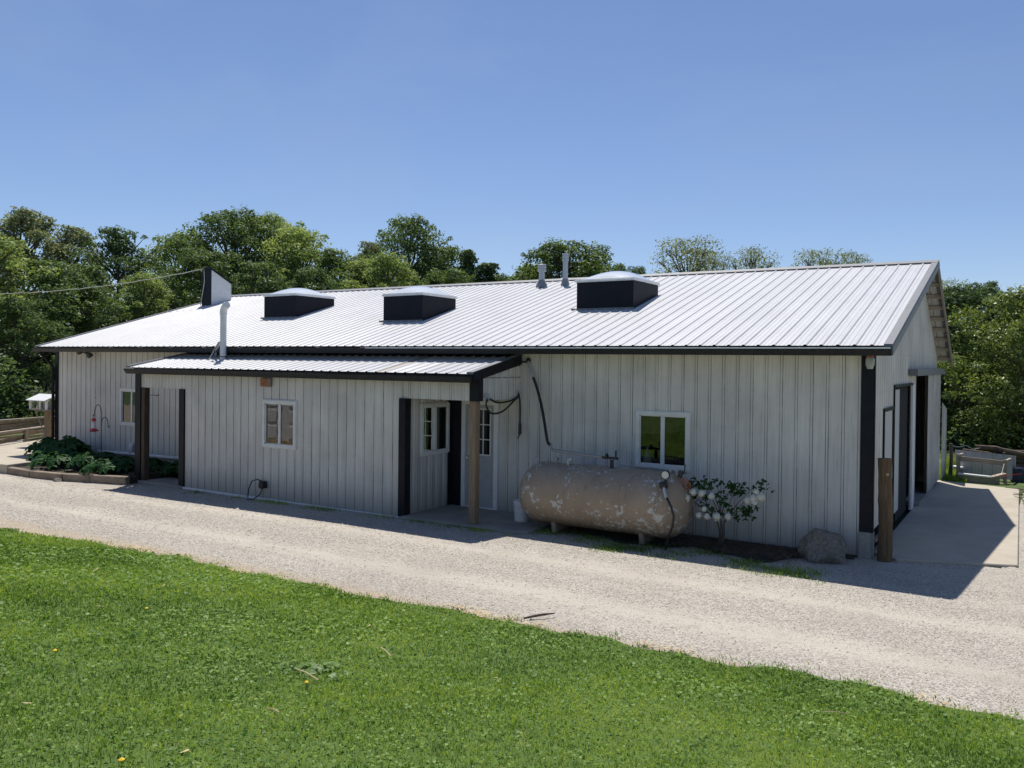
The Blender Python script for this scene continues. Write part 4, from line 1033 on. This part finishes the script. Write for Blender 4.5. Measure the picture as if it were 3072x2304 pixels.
# ------------------------------------------------------------------ feed bin, brush and yard things behind the apron
bn = thing('feed_bin', 'low open bin of galvanised sheets and boards behind the concrete apron', 'bin', (.9, 10.6, 0)); bn.location = (0, 0, 0)
ribbed(bn, 'steel_panel', (0, 11.35, 0), (1, 0, 0), (0, 0, 1), (0, -1, 0), .26, 1.62, lambda u: .40-.05*u, lambda u: .71-.05*u, [], 'bin steel')
ribbed(bn, 'steel_panel', (0, 11.10, 0), (1, 0, 0), (0, 0, 1), (0, -1, 0), .40, 1.55, lambda u: .04, lambda u: .44-.05*u, [], 'bin steel')
MB().beam((.42, 10.75, .53), (1.42, 10.75, .475), .045, .12).build('rail', 'weathered board', bn)
MB().beam((.40, 10.4, .185), (1.14, 10.4, .155), .16, .035).build('ledge', 'white paint', bn)
MB().beam((1.12, 10.35, .16), (1.40, 10.55, .245), .15, .03).build('ledge', 'fence board', bn)
MB().beam((.40, 10.38, .08), (1.30, 10.38, .055), .04, .20).build('front_board', 'weathered board', bn)
MB().beam((.38, 10.72, .60), (.44, 11.3, .60), .06, .05).build('end_board', 'fence board', bn)
MB().beam((1.42, 10.72, .54), (1.50, 11.3, .54), .06, .05).build('end_board', 'fence board', bn)
MB().box((.24, 10.8, .27), (.50, 11.2, .30)).build('shelf', 'white paint', bn)
MB().box((.33, 10.75, -.02), (.42, 10.84, .64)).box((1.36, 10.72, -.02), (1.44, 10.80, .56)).build('post', 'weathered board', bn)
MB().tube([(1.38, 10.68, .47), (1.34, 10.5, .26), (1.33, 10.42, .22)], .010, 6).build('rope', 'gauge face', bn)
MB().tube([(1.18, 10.42, .20), (1.33, 10.40, .21), (1.42, 10.40, .17), (1.36, 10.39, .13), (1.33, 10.40, .2), (1.75, 10.6, .26)], .006, 6).build('strap', 'red plastic', bn)
wp = MB().tube([(.18, 10.95, -.05), (.20, 10.97, .45), (.19, 10.96, .88)], [.05, .045, .04], 8).build('fence_post', 'bark'); tag(wp, 'dark rough fence post at the left end of the feed bin', 'post')
wr = MB().tube(spline([(.19, 10.95, .84), (.35, 11.0, .80), (.52, 11.2, .83), (.60, 11.25, .78), (.70, 11.3, .74), (.82, 11.3, .78)]), .006, 5).build('wire', 'galvanised')
tag(wr, 'loose bent fence wire above the feed bin', 'wire')
br = MB().lathe([(.14, 0), (.16, .05), (.16, .33), (.14, .38), (.07, .39)], (1.66, 11.3, -.05), 'z', 18).build('barrel', 'blue barrel'); tag(br, 'dark blue barrel at the right end of the feed bin', 'barrel')
lp = thing('log_pile', 'heap of dark weathered logs behind the feed bin', 'log pile', (1.6, 13.6, 0))
rr = random.Random(3)
for k in range(16):
    a = rr.uniform(-.5, .5); L = rr.uniform(.4, .9); c = Vector((rr.uniform(-.55, .6), rr.uniform(-.3, .3), .05+k*.032)); d = Vector((math.cos(a), math.sin(a), rr.uniform(-.25, .1)))*L
    MB().tube([c-d, c+Vector((0, 0, rr.uniform(-.03, .05))), c+d], [.06, .075, .05], 8).build('log', 'brush wood', lp)
bp_ = thing('brush_heap', 'heap of bare twigs at the right edge of the concrete apron', 'brush', (2.25, 7.4, .02))
mb = MB()
for k in range(46):
    a = rr.uniform(0, 2*PI); L = rr.uniform(.25, .7); c = Vector((rr.gauss(0, .28), rr.gauss(0, .5), rr.uniform(.02, .26)))
    d = Vector((math.cos(a)*L, math.sin(a)*L, rr.uniform(-.08, .16)))
    mb.tube([c-d*.5, c+Vector((rr.uniform(-.05, .05), rr.uniform(-.05, .05), .03)), c+d*.5], [.009, .011, .004], 5, cap=False)
mb.build('twig', 'brush wood', bp_)
# white garage up the drive, just outside the picture; the lean-to window mirrors its doors
ga = thing('garage', 'white garage with panelled doors up the drive', 'garage', (0, 0, 0))
MB().box((-24.5, -16, .1), (-15.9, -8.7, 3.2)).build('wall', 'garage panel', ga)
MB().prism([(-16.5, 3.1), (-8.2, 3.1), (-12.4, 4.9)], -24.9, -15.5, 'x').build('roof', 'grey trim', ga)
for x in (-24.2, -21.35, -18.5):
    g_ = MB().box((x, -8.695, .2), (x+2.5, -8.64, 2.35)).build('garage_door', 'garage panel', ga)
    for i in range(4):
        for j in range(4): MB().box((x+.1+i*.6, -8.638, .28+j*.52), (x+.6+i*.6, -8.605, .68+j*.52)).build('door_panel', 'garage panel', g_, bevel=.015)
MB().box((-24.5, -8.66, .1), (-15.9, -8.55, .22)).build('threshold', 'straw', ga)
# ------------------------------------------------------------------ trees
def frame_from(n):
    a = np.cross(n, np.array([0.3, .2, 1.0])); a /= np.linalg.norm(a, axis=1)[:, None]+1e-9
    return a, np.cross(n, a)
def tree_variant(seed, H, R, z0, nl, nleaf, leaf, shape='round', spread=1.0, up=.55):
    """returns (trunk mesh data, crown mesh data) as arrays; crown from leaf rhombi in clumps"""
    g = np.random.default_rng(seed)
    lob = []
    for k in range(nl):
        t = (k+g.uniform(0, 1))/nl
        if shape == 'round': z = z0+(H-z0)*t**.85; env = R*math.sqrt(max(.03, 1-((z-(z0+.42*(H-z0)))/(.60*(H-z0)))**2))
        elif shape == 'cone': z = z0+(H-z0)*t; env = R*(1.05-t)**.8
        else: z = z0+(H-z0)*t**.7; env = R*(.35+.65*math.sin(PI*min(1, t*.85+.1)))
        a = k*2.399+g.uniform(-.5, .5); d = env*g.uniform(.25, .92)
        lr = R*g.uniform(.20, .38)*(1-.35*t) if shape != 'lacy' else R*g.uniform(.14, .26)
        if k % 4 == 3 and shape != 'lacy': d = env*g.uniform(.92, 1.12); lr *= g.uniform(.32, .5)
        lob.append((d*math.cos(a), d*math.sin(a), min(z, H-lr*.6), lr))
    lob = np.array(lob); w = lob[:, 3]**1.7; w /= w.sum()
    idx = g.choice(nl, nleaf, p=w); L = lob[idx]
    d = g.normal(size=(nleaf, 3)); d /= np.linalg.norm(d, axis=1)[:, None]; d[:, 2] = np.where(d[:, 2] < -.45, -d[:, 2], d[:, 2])
    # clump leaves in small sprays on the lobe surface
    rad = (.55+.5*g.uniform(0, 1, nleaf)**.6)[:, None]
    bumpy = 1+.22*np.sin(d[:, :1]*7+idx[:, None])*np.sin(d[:, 1:2]*8+idx[:, None]*2)+.12*np.sin(d[:, 2:3]*13+idx[:, None])
    C = L[:, :3] + d*L[:, 3:4]*rad*bumpy*np.array([1, 1, .82])*spread
    nrm = d*.75 + g.normal(size=(nleaf, 3))*.55 + np.array([0, 0, up]); nrm /= np.linalg.norm(nrm, axis=1)[:, None]
    a, b_ = frame_from(nrm); th = g.uniform(0, 2*PI, nleaf)[:, None]; e1 = a*np.cos(th)+b_*np.sin(th); e2 = np.cross(nrm, e1)
    s = (leaf*g.uniform(.55, 1.35, nleaf))[:, None]
    V = np.stack([C-e1*s*.55, C+e2*s*.33+nrm*s*.06, C+e1*s*.55, C-e2*s*.33+nrm*s*.06], 1).reshape(-1, 3)
    F = np.arange(nleaf*4).reshape(-1, 4)
    tb = MB(); tr_ = max(.12, H*.016)
    TH = H*(.82 if shape != 'lacy' else .74)
    pts = [(0, 0, -.4)] + [(g.normal(0, .012*H*i/8), g.normal(0, .012*H*i/8), TH*i/8) for i in range(1, 9)]
    tb.tube(pts, [tr_*(1.15-.115*i) for i in range(9)], 8, cap=False)
    for k in range(nl):
        x, y, z, lr = lob[k]; zb = max(z0*.6, z-lr-math.hypot(x, y)*.55); i = min(8, max(1, int(zb/TH*8)))
        p0 = Vector(pts[i]); q = Vector((x, y, z))
        tb.tube([p0, p0.lerp(q, .5)+Vector((0, 0, -.06*H*.3)), q], [tr_*.42, tr_*.26, tr_*.08], 5, cap=False)
        if shape == 'lacy':
            for j in range(6):
                e = q+Vector(tuple(g.normal(0, 1, 3))).normalized()*lr*g.uniform(.6, 1.25); tb.tube([q.lerp(p0, .25), q.lerp(e, .5), e], [tr_*.14, tr_*.09, tr_*.03], 4, cap=False)
    return tb.mesh('trunk'), (V, F)
VAR = {}
def variant(key, mat, *a, **k):
    tm, (V, F) = tree_variant(*a, **k); tm.materials.append(MATS['bark'])
    o = np_mesh('crown', V, F, mat); cm = o.data; bpy.data.objects.remove(o)
    VAR[key] = (tm, cm, a[1])
variant('a', 'leaf wood', 1, 11, 3.6, .8, 84, 30000, .155)
variant('b', 'leaf wood', 2, 12, 4.2, 1.0, 100, 34000, .155)
variant('c', 'leaf dark', 3, 11, 3.2, .7, 84, 28000, .15)
variant('d', 'leaf wood', 4, 10, 3.8, .6, 88, 30000, .155)
variant('cone', 'leaf dark', 5, 10, 2.1, .8, 52, 16000, .16, shape='cone')
variant('lacy', 'leaf spring', 6, 11, 3.0, 3.0, 40, 6500, .14, shape='lacy', spread=1.5)
variant('feather', 'leaf spring', 7, 12, 2.4, 3.0, 44, 12000, .17, shape='lacy', spread=1.3)
variant('near', 'leaf glossy', 8, 6.4, 3.2, .6, 84, 36000, .11, up=.35)
variant('maple', 'leaf wood', 9, 9, 3.4, .5, 90, 36000, .145, up=.7)
variant('dark_maple', 'leaf dark', 9, 9, 3.4, .5, 90, 36000, .145, up=.7)
def place_tree(key, px, ytop, D, wx, label, group, name='leafy_tree'):
    d = f_ + (px-CX)/FPX*r_; d = d/np.linalg.norm(d[:2]) if False else d
    p = CAM + d*D; x, y = p[0], p[1]; zb = float(zg(x, y))
    hor = 1111.1 - FPX*math.tan(-PITCH) + (px-CX)*ROLL
    top = CAM[2] + (hor-ytop)/FPX*D
    tm, cm, H0 = VAR[key]; s = (top-zb)/H0
    t = thing(name, label, 'tree', (x, y, zb), group)
    t.rotation_euler = (0, 0, (px*12.9898) % 6.28)
    for nm, me in (('trunk', tm), ('crown', cm)):
        o = bpy.data.objects.new(nm, me); put(o, t); o.scale = (s*wx*1.15, s*wx*1.15, s)
    return t
G1 = 'trees of the wood behind the barn'
TREES = [
 ('a', -45, 705, 38, 1.1, 'leafy tree at the left edge of the picture beyond the patio'),
 ('feather', 70, 640, 50, 1.0, 'tallest feathery pale tree at the far left'),
 ('feather', 215, 690, 52, .8, 'thin feathery tree top second from the left edge'),
 ('d', 150, 790, 40, 1.0, 'broad green tree above the left end of the roof'),
 ('c', 350, 690, 50, .9, 'dark tree with a ragged twin top left of the roof chase'),
 ('d', 60, 900, 36, 1.0, 'low bushy tree above the plank fence'),
 ('c', 265, 800, 42, 1.0, 'dark tree behind the overhead cable'),
 ('a', 430, 830, 44, .9, 'lower green tree directly behind the overhead cable end'),
 ('b', 545, 705, 56, .9, 'rounded tree just left of the roof chase'),
 ('b', 705, 640, 56, 1.0, 'tallest broad tree above the leftmost skylight'),
 ('d', 610, 760, 48, 1.0, 'full green tree behind the roof chase'),
 ('b', 815, 655, 58, .9, 'large tree right of the tallest broad tree'),
 ('a', 890, 690, 54, .9, 'green tree above the left skylight dome'),
 ('c', 770, 790, 46, 1.0, 'dark tree low behind the ridge near the left skylight'),
 ('d', 985, 755, 52, .9, 'sloping-topped tree between the left and middle skylights'),
 ('a', 1075, 785, 52, .8, 'smaller tree at the dip in the tree line'),
 ('c', 930, 810, 45, 1.0, 'low dark tree behind the ridge between two skylights'),
 ('feather', 1105, 735, 55, .6, 'thin pale tree at the left flank of the middle tree clump'),
 ('b', 1225, 660, 54, .8, 'tall pointed tree above the middle skylight'),
 ('a', 1160, 770, 48, .9, 'green tree below the tall pointed tree, on its left'),
 ('d', 1310, 745, 54, .8, 'green tree right of the tall pointed tree'),
 ('cone', 1400, 752, 50, .9, 'dark pointed tree at the right end of the middle tree clump'),
 ('cone', 1462, 790, 50, 1.1, 'narrow dark spire at the right end of the middle tree clump'),
 ('d', 1350, 815, 46, .8, 'low green tree behind the ridge under the dark pointed tree'),
 ('d', 1505, 828, 52, .8, 'small low tree at the edge of the sky gap'),
 ('maple', 1690, 735, 50, .95, 'round green tree behind the two roof flues'),
 ('maple', 1600, 800, 52, .6, 'left shoulder tree beside the two roof flues'),
 ('maple', 1768, 790, 52, .6, 'right shoulder tree beside the tall flue'),
 ('d', 1848, 797, 62, .45, 'small tree top left of the right skylight dome'),
 ('d', 1908, 805, 64, .40, 'smallest tree top beside the right skylight dome'),
]
for k, px, yt, D, wx, lb in TREES: place_tree(k, px, yt, D, wx, lb, G1)
G2 = 'lacy trees on the skyline'
for px, yt, D, wx, lb in ((2055, 728, 62, .95, 'largest lacy half-leafed tree on the skyline right of the skylights'), (2130, 765, 66, .6, 'small lacy tree leaning from the largest lacy skyline tree'), (2250, 758, 66, .8, 'second lacy skyline tree from the left'),
                          (2450, 762, 68, .8, 'third lacy skyline tree from the left'), (2555, 770, 70, .6, 'rightmost lacy skyline tree above the white roof')):
    place_tree('lacy', px, yt, D, wx, lb, G2, 'lacy_tree')
G3 = 'trees right of the gable'
for k, px, yt, D, wx, lb in (('dark_maple', 2875, 868, 31, 1.1, 'dense maple-like tree directly right of the gable'), ('c', 2955, 850, 46, .8, 'dark round tree top above the dense tree right of the gable'),
                             ('feather', 3020, 885, 44, .9, 'thin feathery tree top near the right edge'), ('lacy', 2830, 850, 55, .8, 'pale lacy tree peeking over the gable end'),
                             ('b', 3140, 900, 34, 1.0, 'big tree mostly beyond the right edge'), ('dark_maple', 2790, 930, 38, 1.0, 'green tree half hidden behind the gable end'), ('c', 2985, 960, 36, 1.0, 'shaded tree behind the feed bin')):
    place_tree(k, px, yt, D, wx, lb, G3)
place_tree('near', 3088, 880, 27, 1.0, 'nearest glossy-leaved yellow-green tree at the right edge', G3, 'glossy_tree')

# undergrowth along the wood edge
def thicket(name, label, pts, n, leaf, mat, hmax):
    g = np.random.default_rng(len(label)); pts = np.array(pts, float)
    k = g.integers(0, len(pts)-1, n); t = g.uniform(0, 1, n)[:, None]
    base = pts[k]*(1-t)+pts[k+1]*t
    C = np.c_[base[:, 0]+g.normal(0, 1.0, n), base[:, 1]+g.normal(0, 1.0, n), np.zeros(n)]
    h = hmax*(.6+.4*np.sin(C[:, 0]*1.3)*np.sin(C[:, 1]*1.7+1))
    C[:, 2] = zg(C[:, 0], C[:, 1]) + h*g.uniform(0, 1, n)**.8
    nrm = g.normal(size=(n, 3))*.6+np.array([0, -.2, .7]); nrm /= np.linalg.norm(nrm, axis=1)[:, None]
    a, b_ = frame_from(nrm); th = g.uniform(0, 2*PI, n)[:, None]; e1 = a*np.cos(th)+b_*np.sin(th); e2 = np.cross(nrm, e1); s = (leaf*g.uniform(.5, 1.4, n))[:, None]
    V = np.stack([C-e1*s*.55, C+e2*s*.33, C+e1*s*.55, C-e2*s*.33], 1).reshape(-1, 3)
    return tag(np_mesh(name, V, np.arange(n*4).reshape(-1, 4), mat), label, 'undergrowth', kind='stuff')
thicket('undergrowth', 'dark leafy undergrowth along the wood left of the barn', [(-36, -6), (-33, 4), (-33, 12), (-38, 20)], 26000, .17, 'leaf dark', 3.2)
thicket('undergrowth', 'shaded undergrowth under the trees right of the barn', [(-3, 22), (3, 19), (10, 17)], 20000, .14, 'leaf dark', 1.5)

# ------------------------------------------------------------------ grass, gravel and litter
def in_view(x, y, z, mx, my):
    d = np.stack([x, y, z], 1) - CAM; zz = d@f_
    px = CX + FPX*(d@r_)/np.maximum(zz, .1); py = CY - FPX*(d@u_)/np.maximum(zz, .1)
    return (zz > .5) & (px > -mx) & (px < 3072+mx) & (py < 2304+my) & (py > 0)
def blades(name, label, x, y, h, w, mat, lean=.5, zoff=0.0):
    n = len(x); z = zg(x, y)+zoff; a = rng.uniform(0, 2*PI, n); ln = rng.uniform(.1, 1, n)*lean*h
    dx, dy = np.cos(a), np.sin(a); la = rng.uniform(0, 2*PI, n); lx, ly = np.cos(la)*ln, np.sin(la)*ln
    P = lambda k, s, e: np.stack([x+dx*w*s+lx*e, y+dy*w*s+ly*e, z+h*k], 1)
    V = np.stack([P(0, -.5, 0), P(0, .5, 0), P(.55, .42, .35), P(.55, -.42, .35), P(1, .06, 1), P(1, -.06, 1)], 1).reshape(-1, 3)
    k = np.arange(n)[:, None]*6
    F = np.concatenate([k+np.array([[0, 1, 2, 3]]), k+np.array([[3, 2, 4, 5]])], 0)
    return tag(np_mesh(name, V, F, mat), label, 'grass', kind='stuff')
N0 = 900000
x = rng.uniform(-16, 6.5, N0); y = rng.uniform(-14.5, -5.4, N0)
z = zg(x, y); dist = np.sqrt((x-CAM[0])**2+(y-CAM[1])**2)
keep = in_view(x, y, z, 500, 500) & (y < edge_y(x)+rng.normal(0, .05, N0)+.10*hn(x*4.3, y*4.1)) & (rng.uniform(0, 1, N0) < np.clip(5.0/dist, .28, 1.0))
x, y, dist = x[keep], y[keep], dist[keep]; nb = len(x)
patch = np.clip(.5+.5*hn(x*1.3, y*1.3), 0, 1)
h = (.012+.022*patch**1.5+rng.uniform(0, .012, nb))*(1+1.2*(rng.uniform(0, 1, nb) > .985))
blades('lawn_grass', 'mown green lawn grass sloping down to the drive', x, y, h, .0038*np.clip(dist/4.5, 1, 2.6)*rng.uniform(.7, 1.4, nb), 'grass blade', 1.0, .01)
# taller tufts
tc = rng.uniform(0, 1, (420, 2))*np.array([17, 7.4])+np.array([-13, -13.4]); tc = tc[tc[:, 1] < edge_y(tc[:, 0])-.1]
kx = rng.integers(0, len(tc), 15000); x = tc[kx, 0]+rng.normal(0, .055, 15000); y = tc[kx, 1]+rng.normal(0, .055, 15000)
blades('grass_tufts', 'taller tufts of darker grass standing in the lawn', x, y, rng.uniform(.02, .06, 15000), .005*rng.uniform(.7, 1.5, 15000), 'clover leaf', .9, .01)
# clover and broad weeds
N1 = 150000
x = rng.uniform(-14, 6, N1); y = rng.uniform(-14, -5.7, N1); z = zg(x, y); dist = np.sqrt((x-CAM[0])**2+(y-CAM[1])**2)
pt = hn(x*.9+3, y*.9)+.5*hn(x*2.7, y*2.7+1)
keep = in_view(x, y, z, 300, 300) & (y < edge_y(x)-.02) & (rng.uniform(-1, 1, N1) < pt+.15) & (rng.uniform(0, 1, N1) < np.clip(5/dist, .3, 1))
x, y, dist = x[keep], y[keep], dist[keep]; n1 = len(x)
C = np.stack([x, y, zg(x, y)+.018+rng.uniform(0, .026, n1)], 1)
nrm = rng.normal(size=(n1, 3))*.35+np.array([0, 0, 1]); nrm /= np.linalg.norm(nrm, axis=1)[:, None]
a, b_ = frame_from(nrm); th = rng.uniform(0, 2*PI, n1)[:, None]; e1 = a*np.cos(th)+b_*np.sin(th); e2 = np.cross(nrm, e1)
s = (.012*np.clip(dist/5, 1, 2)*rng.uniform(.6, 1.5, n1))[:, None]
V = np.stack([C-e1*s*.8, C+e2*s*.7-e1*s*.2, C+e1*s*.8+nrm*s*.2, C-e2*s*.7-e1*s*.2], 1).reshape(-1, 3)
tag(np_mesh('clover', V, np.arange(n1*4).reshape(-1, 4), 'clover leaf'), 'patches of clover and small weeds growing in the lawn', 'clover', kind='stuff')
# thin weedy grass between the drive and the tank, and at the foot of the lean-to
N2 = 60000
x = rng.uniform(-5.4, -.3, N2); y = rng.uniform(-2.1, -.75, N2)
c0 = -1.25-.06*(x+5)
keep = rng.uniform(0, 1, N2) < np.exp(-((y-c0-.18*np.sin(x*2.3)-.1*np.sin(x*5.9))/.34)**2)*np.clip(.35+.9*hn(x*3.1, y*4), 0, 1)*.5
x, y = x[keep], y[keep]
x2 = rng.uniform(-13.8, -5.2, 9000); y2 = -1.55-np.abs(rng.normal(0, .16, 9000)); k2 = rng.uniform(0, 1, 9000) < np.clip(.15+.7*hn(x2*2.7, x2), 0, .6); x, y = np.r_[x, x2[k2]], np.r_[y, y2[k2]]
blades('weed_grass', 'thin weedy grass in front of the tank and lean-to', x, y, rng.uniform(.02, .075, len(x)), .006*rng.uniform(.7, 1.5, len(x)), 'grass blade', .8, .0)
x = rng.uniform(-12, 4, 12000); y = edge_y(x)+np.abs(rng.normal(0, .13, 12000)); kk = rng.uniform(0, 1, 12000) < np.clip(.5*hn(x*5, y*6)+.05, 0, .6)
blades('edge_grass', 'sparse grass creeping from the lawn onto the gravel', x[kk], y[kk], rng.uniform(.012, .045, kk.sum()), .006*rng.uniform(.7, 1.4, kk.sum()), 'grass blade', 1.0, .0)
# meadow grass far right and left
x = np.r_[rng.uniform(1.9, 6, 26000), rng.uniform(-.2, .6, 5000), rng.uniform(-26, -22, 9000)]; y = np.r_[rng.uniform(8.5, 17, 26000), rng.uniform(9.9, 16, 5000), rng.uniform(-3.4, -2.4, 9000)]
k = ~((x > -27) & (x < -19) & (y > -3.0))
x, y = x[k], y[k]
blades('meadow_grass', 'sunlit rough grass beyond the concrete apron', x, y, rng.uniform(.05, .16, len(x)), .012*rng.uniform(.7, 1.5, len(x)), 'grass blade', .7)
# loose stones on the drive
N3 = 60000
x = rng.uniform(-22, 4.5, N3); y = rng.uniform(-6.4, -.9, N3); z = zg(x, y); dist = np.sqrt((x-CAM[0])**2+(y-CAM[1])**2)
keep = in_view(x, y, z, 250, 100) & (y > edge_y(x)+.02) & ~((x > -15.6) & (x < -5.05) & (y > -1.62)) & ~((x < -15.4) & (y > -2.65)) & ~((x > -5.2) & (x < -.3) & (y > -1.1))
lane = np.exp(-((y+3.05)/.4)**2)+np.exp(-((y+4.75)/.4)**2)
keep &= rng.uniform(0, 1, N3) > .8*lane
x, y, z, dist = x[keep], y[keep], z[keep], dist[keep]; n3 = len(x)
s = (.0062*np.clip(dist/8, .9, 1.8)*np.exp(rng.normal(0, .42, n3))*np.where(rng.uniform(0, 1, n3) > .985, 2.0, 1.0))[:, None]
oc = np.array([[1, 0, 0], [0, 1, 0], [-1, 0, 0], [0, -1, 0], [0, 0, .75], [0, 0, -.4]])
jit = rng.uniform(.65, 1.25, (n3, 6, 1)); th = rng.uniform(0, 2*PI, n3)
cs, sn_ = np.cos(th)[:, None], np.sin(th)[:, None]
ox = oc[None, :, 0]*cs-oc[None, :, 1]*sn_; oy = oc[None, :, 0]*sn_+oc[None, :, 1]*cs; oz = np.repeat(oc[None, :, 2], n3, 0)
O = np.stack([ox, oy, oz], 2)*jit*s[:, None, :]
V = (O+np.stack([x, y, z+.006], 1)[:, None, :]).reshape(-1, 3)
fo = np.array([[0, 1, 4], [1, 2, 4], [2, 3, 4], [3, 0, 4]]); F = (np.arange(n3)[:, None, None]*6+fo[None]).reshape(-1, 3)
tag(np_mesh('loose_gravel', V, F, 'gravel stone'), 'loose pale stones covering the gravel drive', 'gravel', kind='stuff')
# straw along the lawn edge and twigs in the bare soil
def litter(name, label, x, y, L, mat, zo=.02):
    n = len(x); a = rng.uniform(0, 2*PI, n); z = zg(x, y)+zo+rng.uniform(0, .02, n); w = .004*rng.uniform(.6, 1.6, n)
    dx, dy = np.cos(a)*L/2, np.sin(a)*L/2; t = rng.normal(0, .12, n)*L
    V = np.stack([np.stack([x-dx-np.sin(a)*w, y-dy+np.cos(a)*w, z-t], 1), np.stack([x-dx+np.sin(a)*w, y-dy-np.cos(a)*w, z-t], 1), np.stack([x+dx+np.sin(a)*w, y+dy-np.cos(a)*w, z+t], 1), np.stack([x+dx-np.sin(a)*w, y+dy+np.cos(a)*w, z+t], 1)], 1).reshape(-1, 3)
    return tag(np_mesh(name, V, np.arange(n*4).reshape(-1, 4), mat), label, 'litter', kind='stuff')
x = rng.uniform(-12, 4, 9000); x = x[rng.uniform(0, 1, 9000) < np.clip(.5*hn(x*1.7, x*.6+2)-.02, 0, .5)]; y = edge_y(x)+.0+np.abs(rng.normal(0, .11, len(x)))
xb2 = rng.uniform(-13, 4, 70); yb2_ = rng.uniform(-12.5, -6.2, 70)
litter('straw', 'dry straw scattered along the lawn edge', np.r_[x, xb2], np.r_[y, yb2_], np.r_[rng.uniform(.02, .09, len(x)), rng.uniform(.03, .09, 70)], 'straw', .02)
x = rng.uniform(-5.0, -.9, 1500); y = rng.uniform(-1.05, -.1, 1500)
litter('bark_litter', 'brown dead stems and bark on the soil below the bush', x, y, rng.uniform(.04, .22, 1500), 'mulch litter', .05)

# stick on the gravel, dandelions, dead stalks on the lawn
sk = MB().tube([(-2.50, -5.82, .19), (-2.42, -5.70, .20), (-2.36, -5.62, .205), (-2.30, -5.52, .20)], [.010, .014, .012, .006], 6).build('stick', 'brush wood')
tag(sk, 'dark broken stick lying on the gravel by the lawn edge', 'stick')
def zgf(x, y): return float(zg(x, y))
def ground_hit(px, py, dz=.03):
    d = f_ + (px-CX)/FPX*r_ - (py-CY)/FPX*u_; t = 1.0
    for k in range(4000):
        p = CAM+d*t
        if p[2] < zg(p[0], p[1])+dz: return p
        t += .01
    return p
for px, py, lb in ((165, 1955, 'yellow dandelion at the left of the lawn'), (920, 2050, 'yellow dandelion beside a pale dead stalk'), (440, 1828, 'small yellow dandelion on the upper lawn'), (365, 2285, 'yellow dandelion at the bottom edge of the lawn')):
    p = ground_hit(px, py, .05); t = thing('dandelion', lb, 'dandelion', (p[0], p[1], zgf(p[0], p[1])), 'dandelions in the lawn')
    MB().tube([(0, 0, 0), (.004, 0, .05)], .002, 5).build('stem', 'grass blade', t)
    MB().lathe([(.004, .048), (.012, .054), (.014, .059), (.008, .064), (.002, .068)], (0, 0, 0), 'z', 12).build('flower', 'dandelion', t)
for (px, py), (qx, qy), lb in (((885, 2005), (955, 2040), 'long pale dead stalk lying on the lawn beside a dandelion'), ((1142, 1942), (1172, 1968), 'short pale dead stalk on the middle of the lawn'), ((2468, 2136), (2548, 2142), 'straight pale straw stalk on the right of the lawn'), ((800, 2125), (838, 2138), 'pale dead stalk low on the left of the lawn')):
    a, b_ = ground_hit(px, py, .05), ground_hit(qx, qy, .05)
    o = MB().tube([a, (a+b_)/2+np.array([0, 0, .01]), b_], .0045, 5).build('dead_stalk', 'straw'); tag(o, lb, 'stalk', 'dead stalks on the lawn')

# broad-leaved weed clump in the foreground lawn
weed_leaf = lobed_leaf('leaf', 'leaf weed', 3, .045, .3)
p = ground_hit(940, 2010, .03); t = thing('weed_clump', 'pale broad-leaved weed clump in the foreground lawn', 'weed', (p[0], p[1], zgf(p[0], p[1])))
rr = random.Random(8); stem = MB()
for k in range(34):
    a = rr.uniform(0, 6.28); rad = rr.uniform(.01, .2); q = (rad*1.5*math.cos(a), rad*math.sin(a), rr.uniform(.02, .07))
    stem.tube([(0, 0, 0), q], .0015, 4, cap=False); put_leaf(weed_leaf, t, q, (math.cos(a)*.4, math.sin(a)*.4-.2, 1), rr.uniform(.5, 1.2), rr.uniform(0, 6.28))
stem.build('stem', 'leaf weed', t)

# put each empty at the foot of its thing (children keep their places)
for o in [o for o in bpy.data.objects if o.type == 'EMPTY' and o.parent is None and o.location.length < 1e-6]:
    def kids(p):
        for c in p.children:
            yield c; yield from kids(c)
    pts = [Vector(v) for c in kids(o) if c.type == 'MESH' for v in c.bound_box]
    if not pts: continue
    lo = [min(p[i] for p in pts) for i in range(3)]; hi = [max(p[i] for p in pts) for i in range(3)]
    b0 = Vector(((lo[0]+hi[0])/2, (lo[1]+hi[1])/2, max(lo[2], 0.0)))
    for c in o.children: c.matrix_parent_inverse = Matrix.Translation(-b0)
    o.location = b0
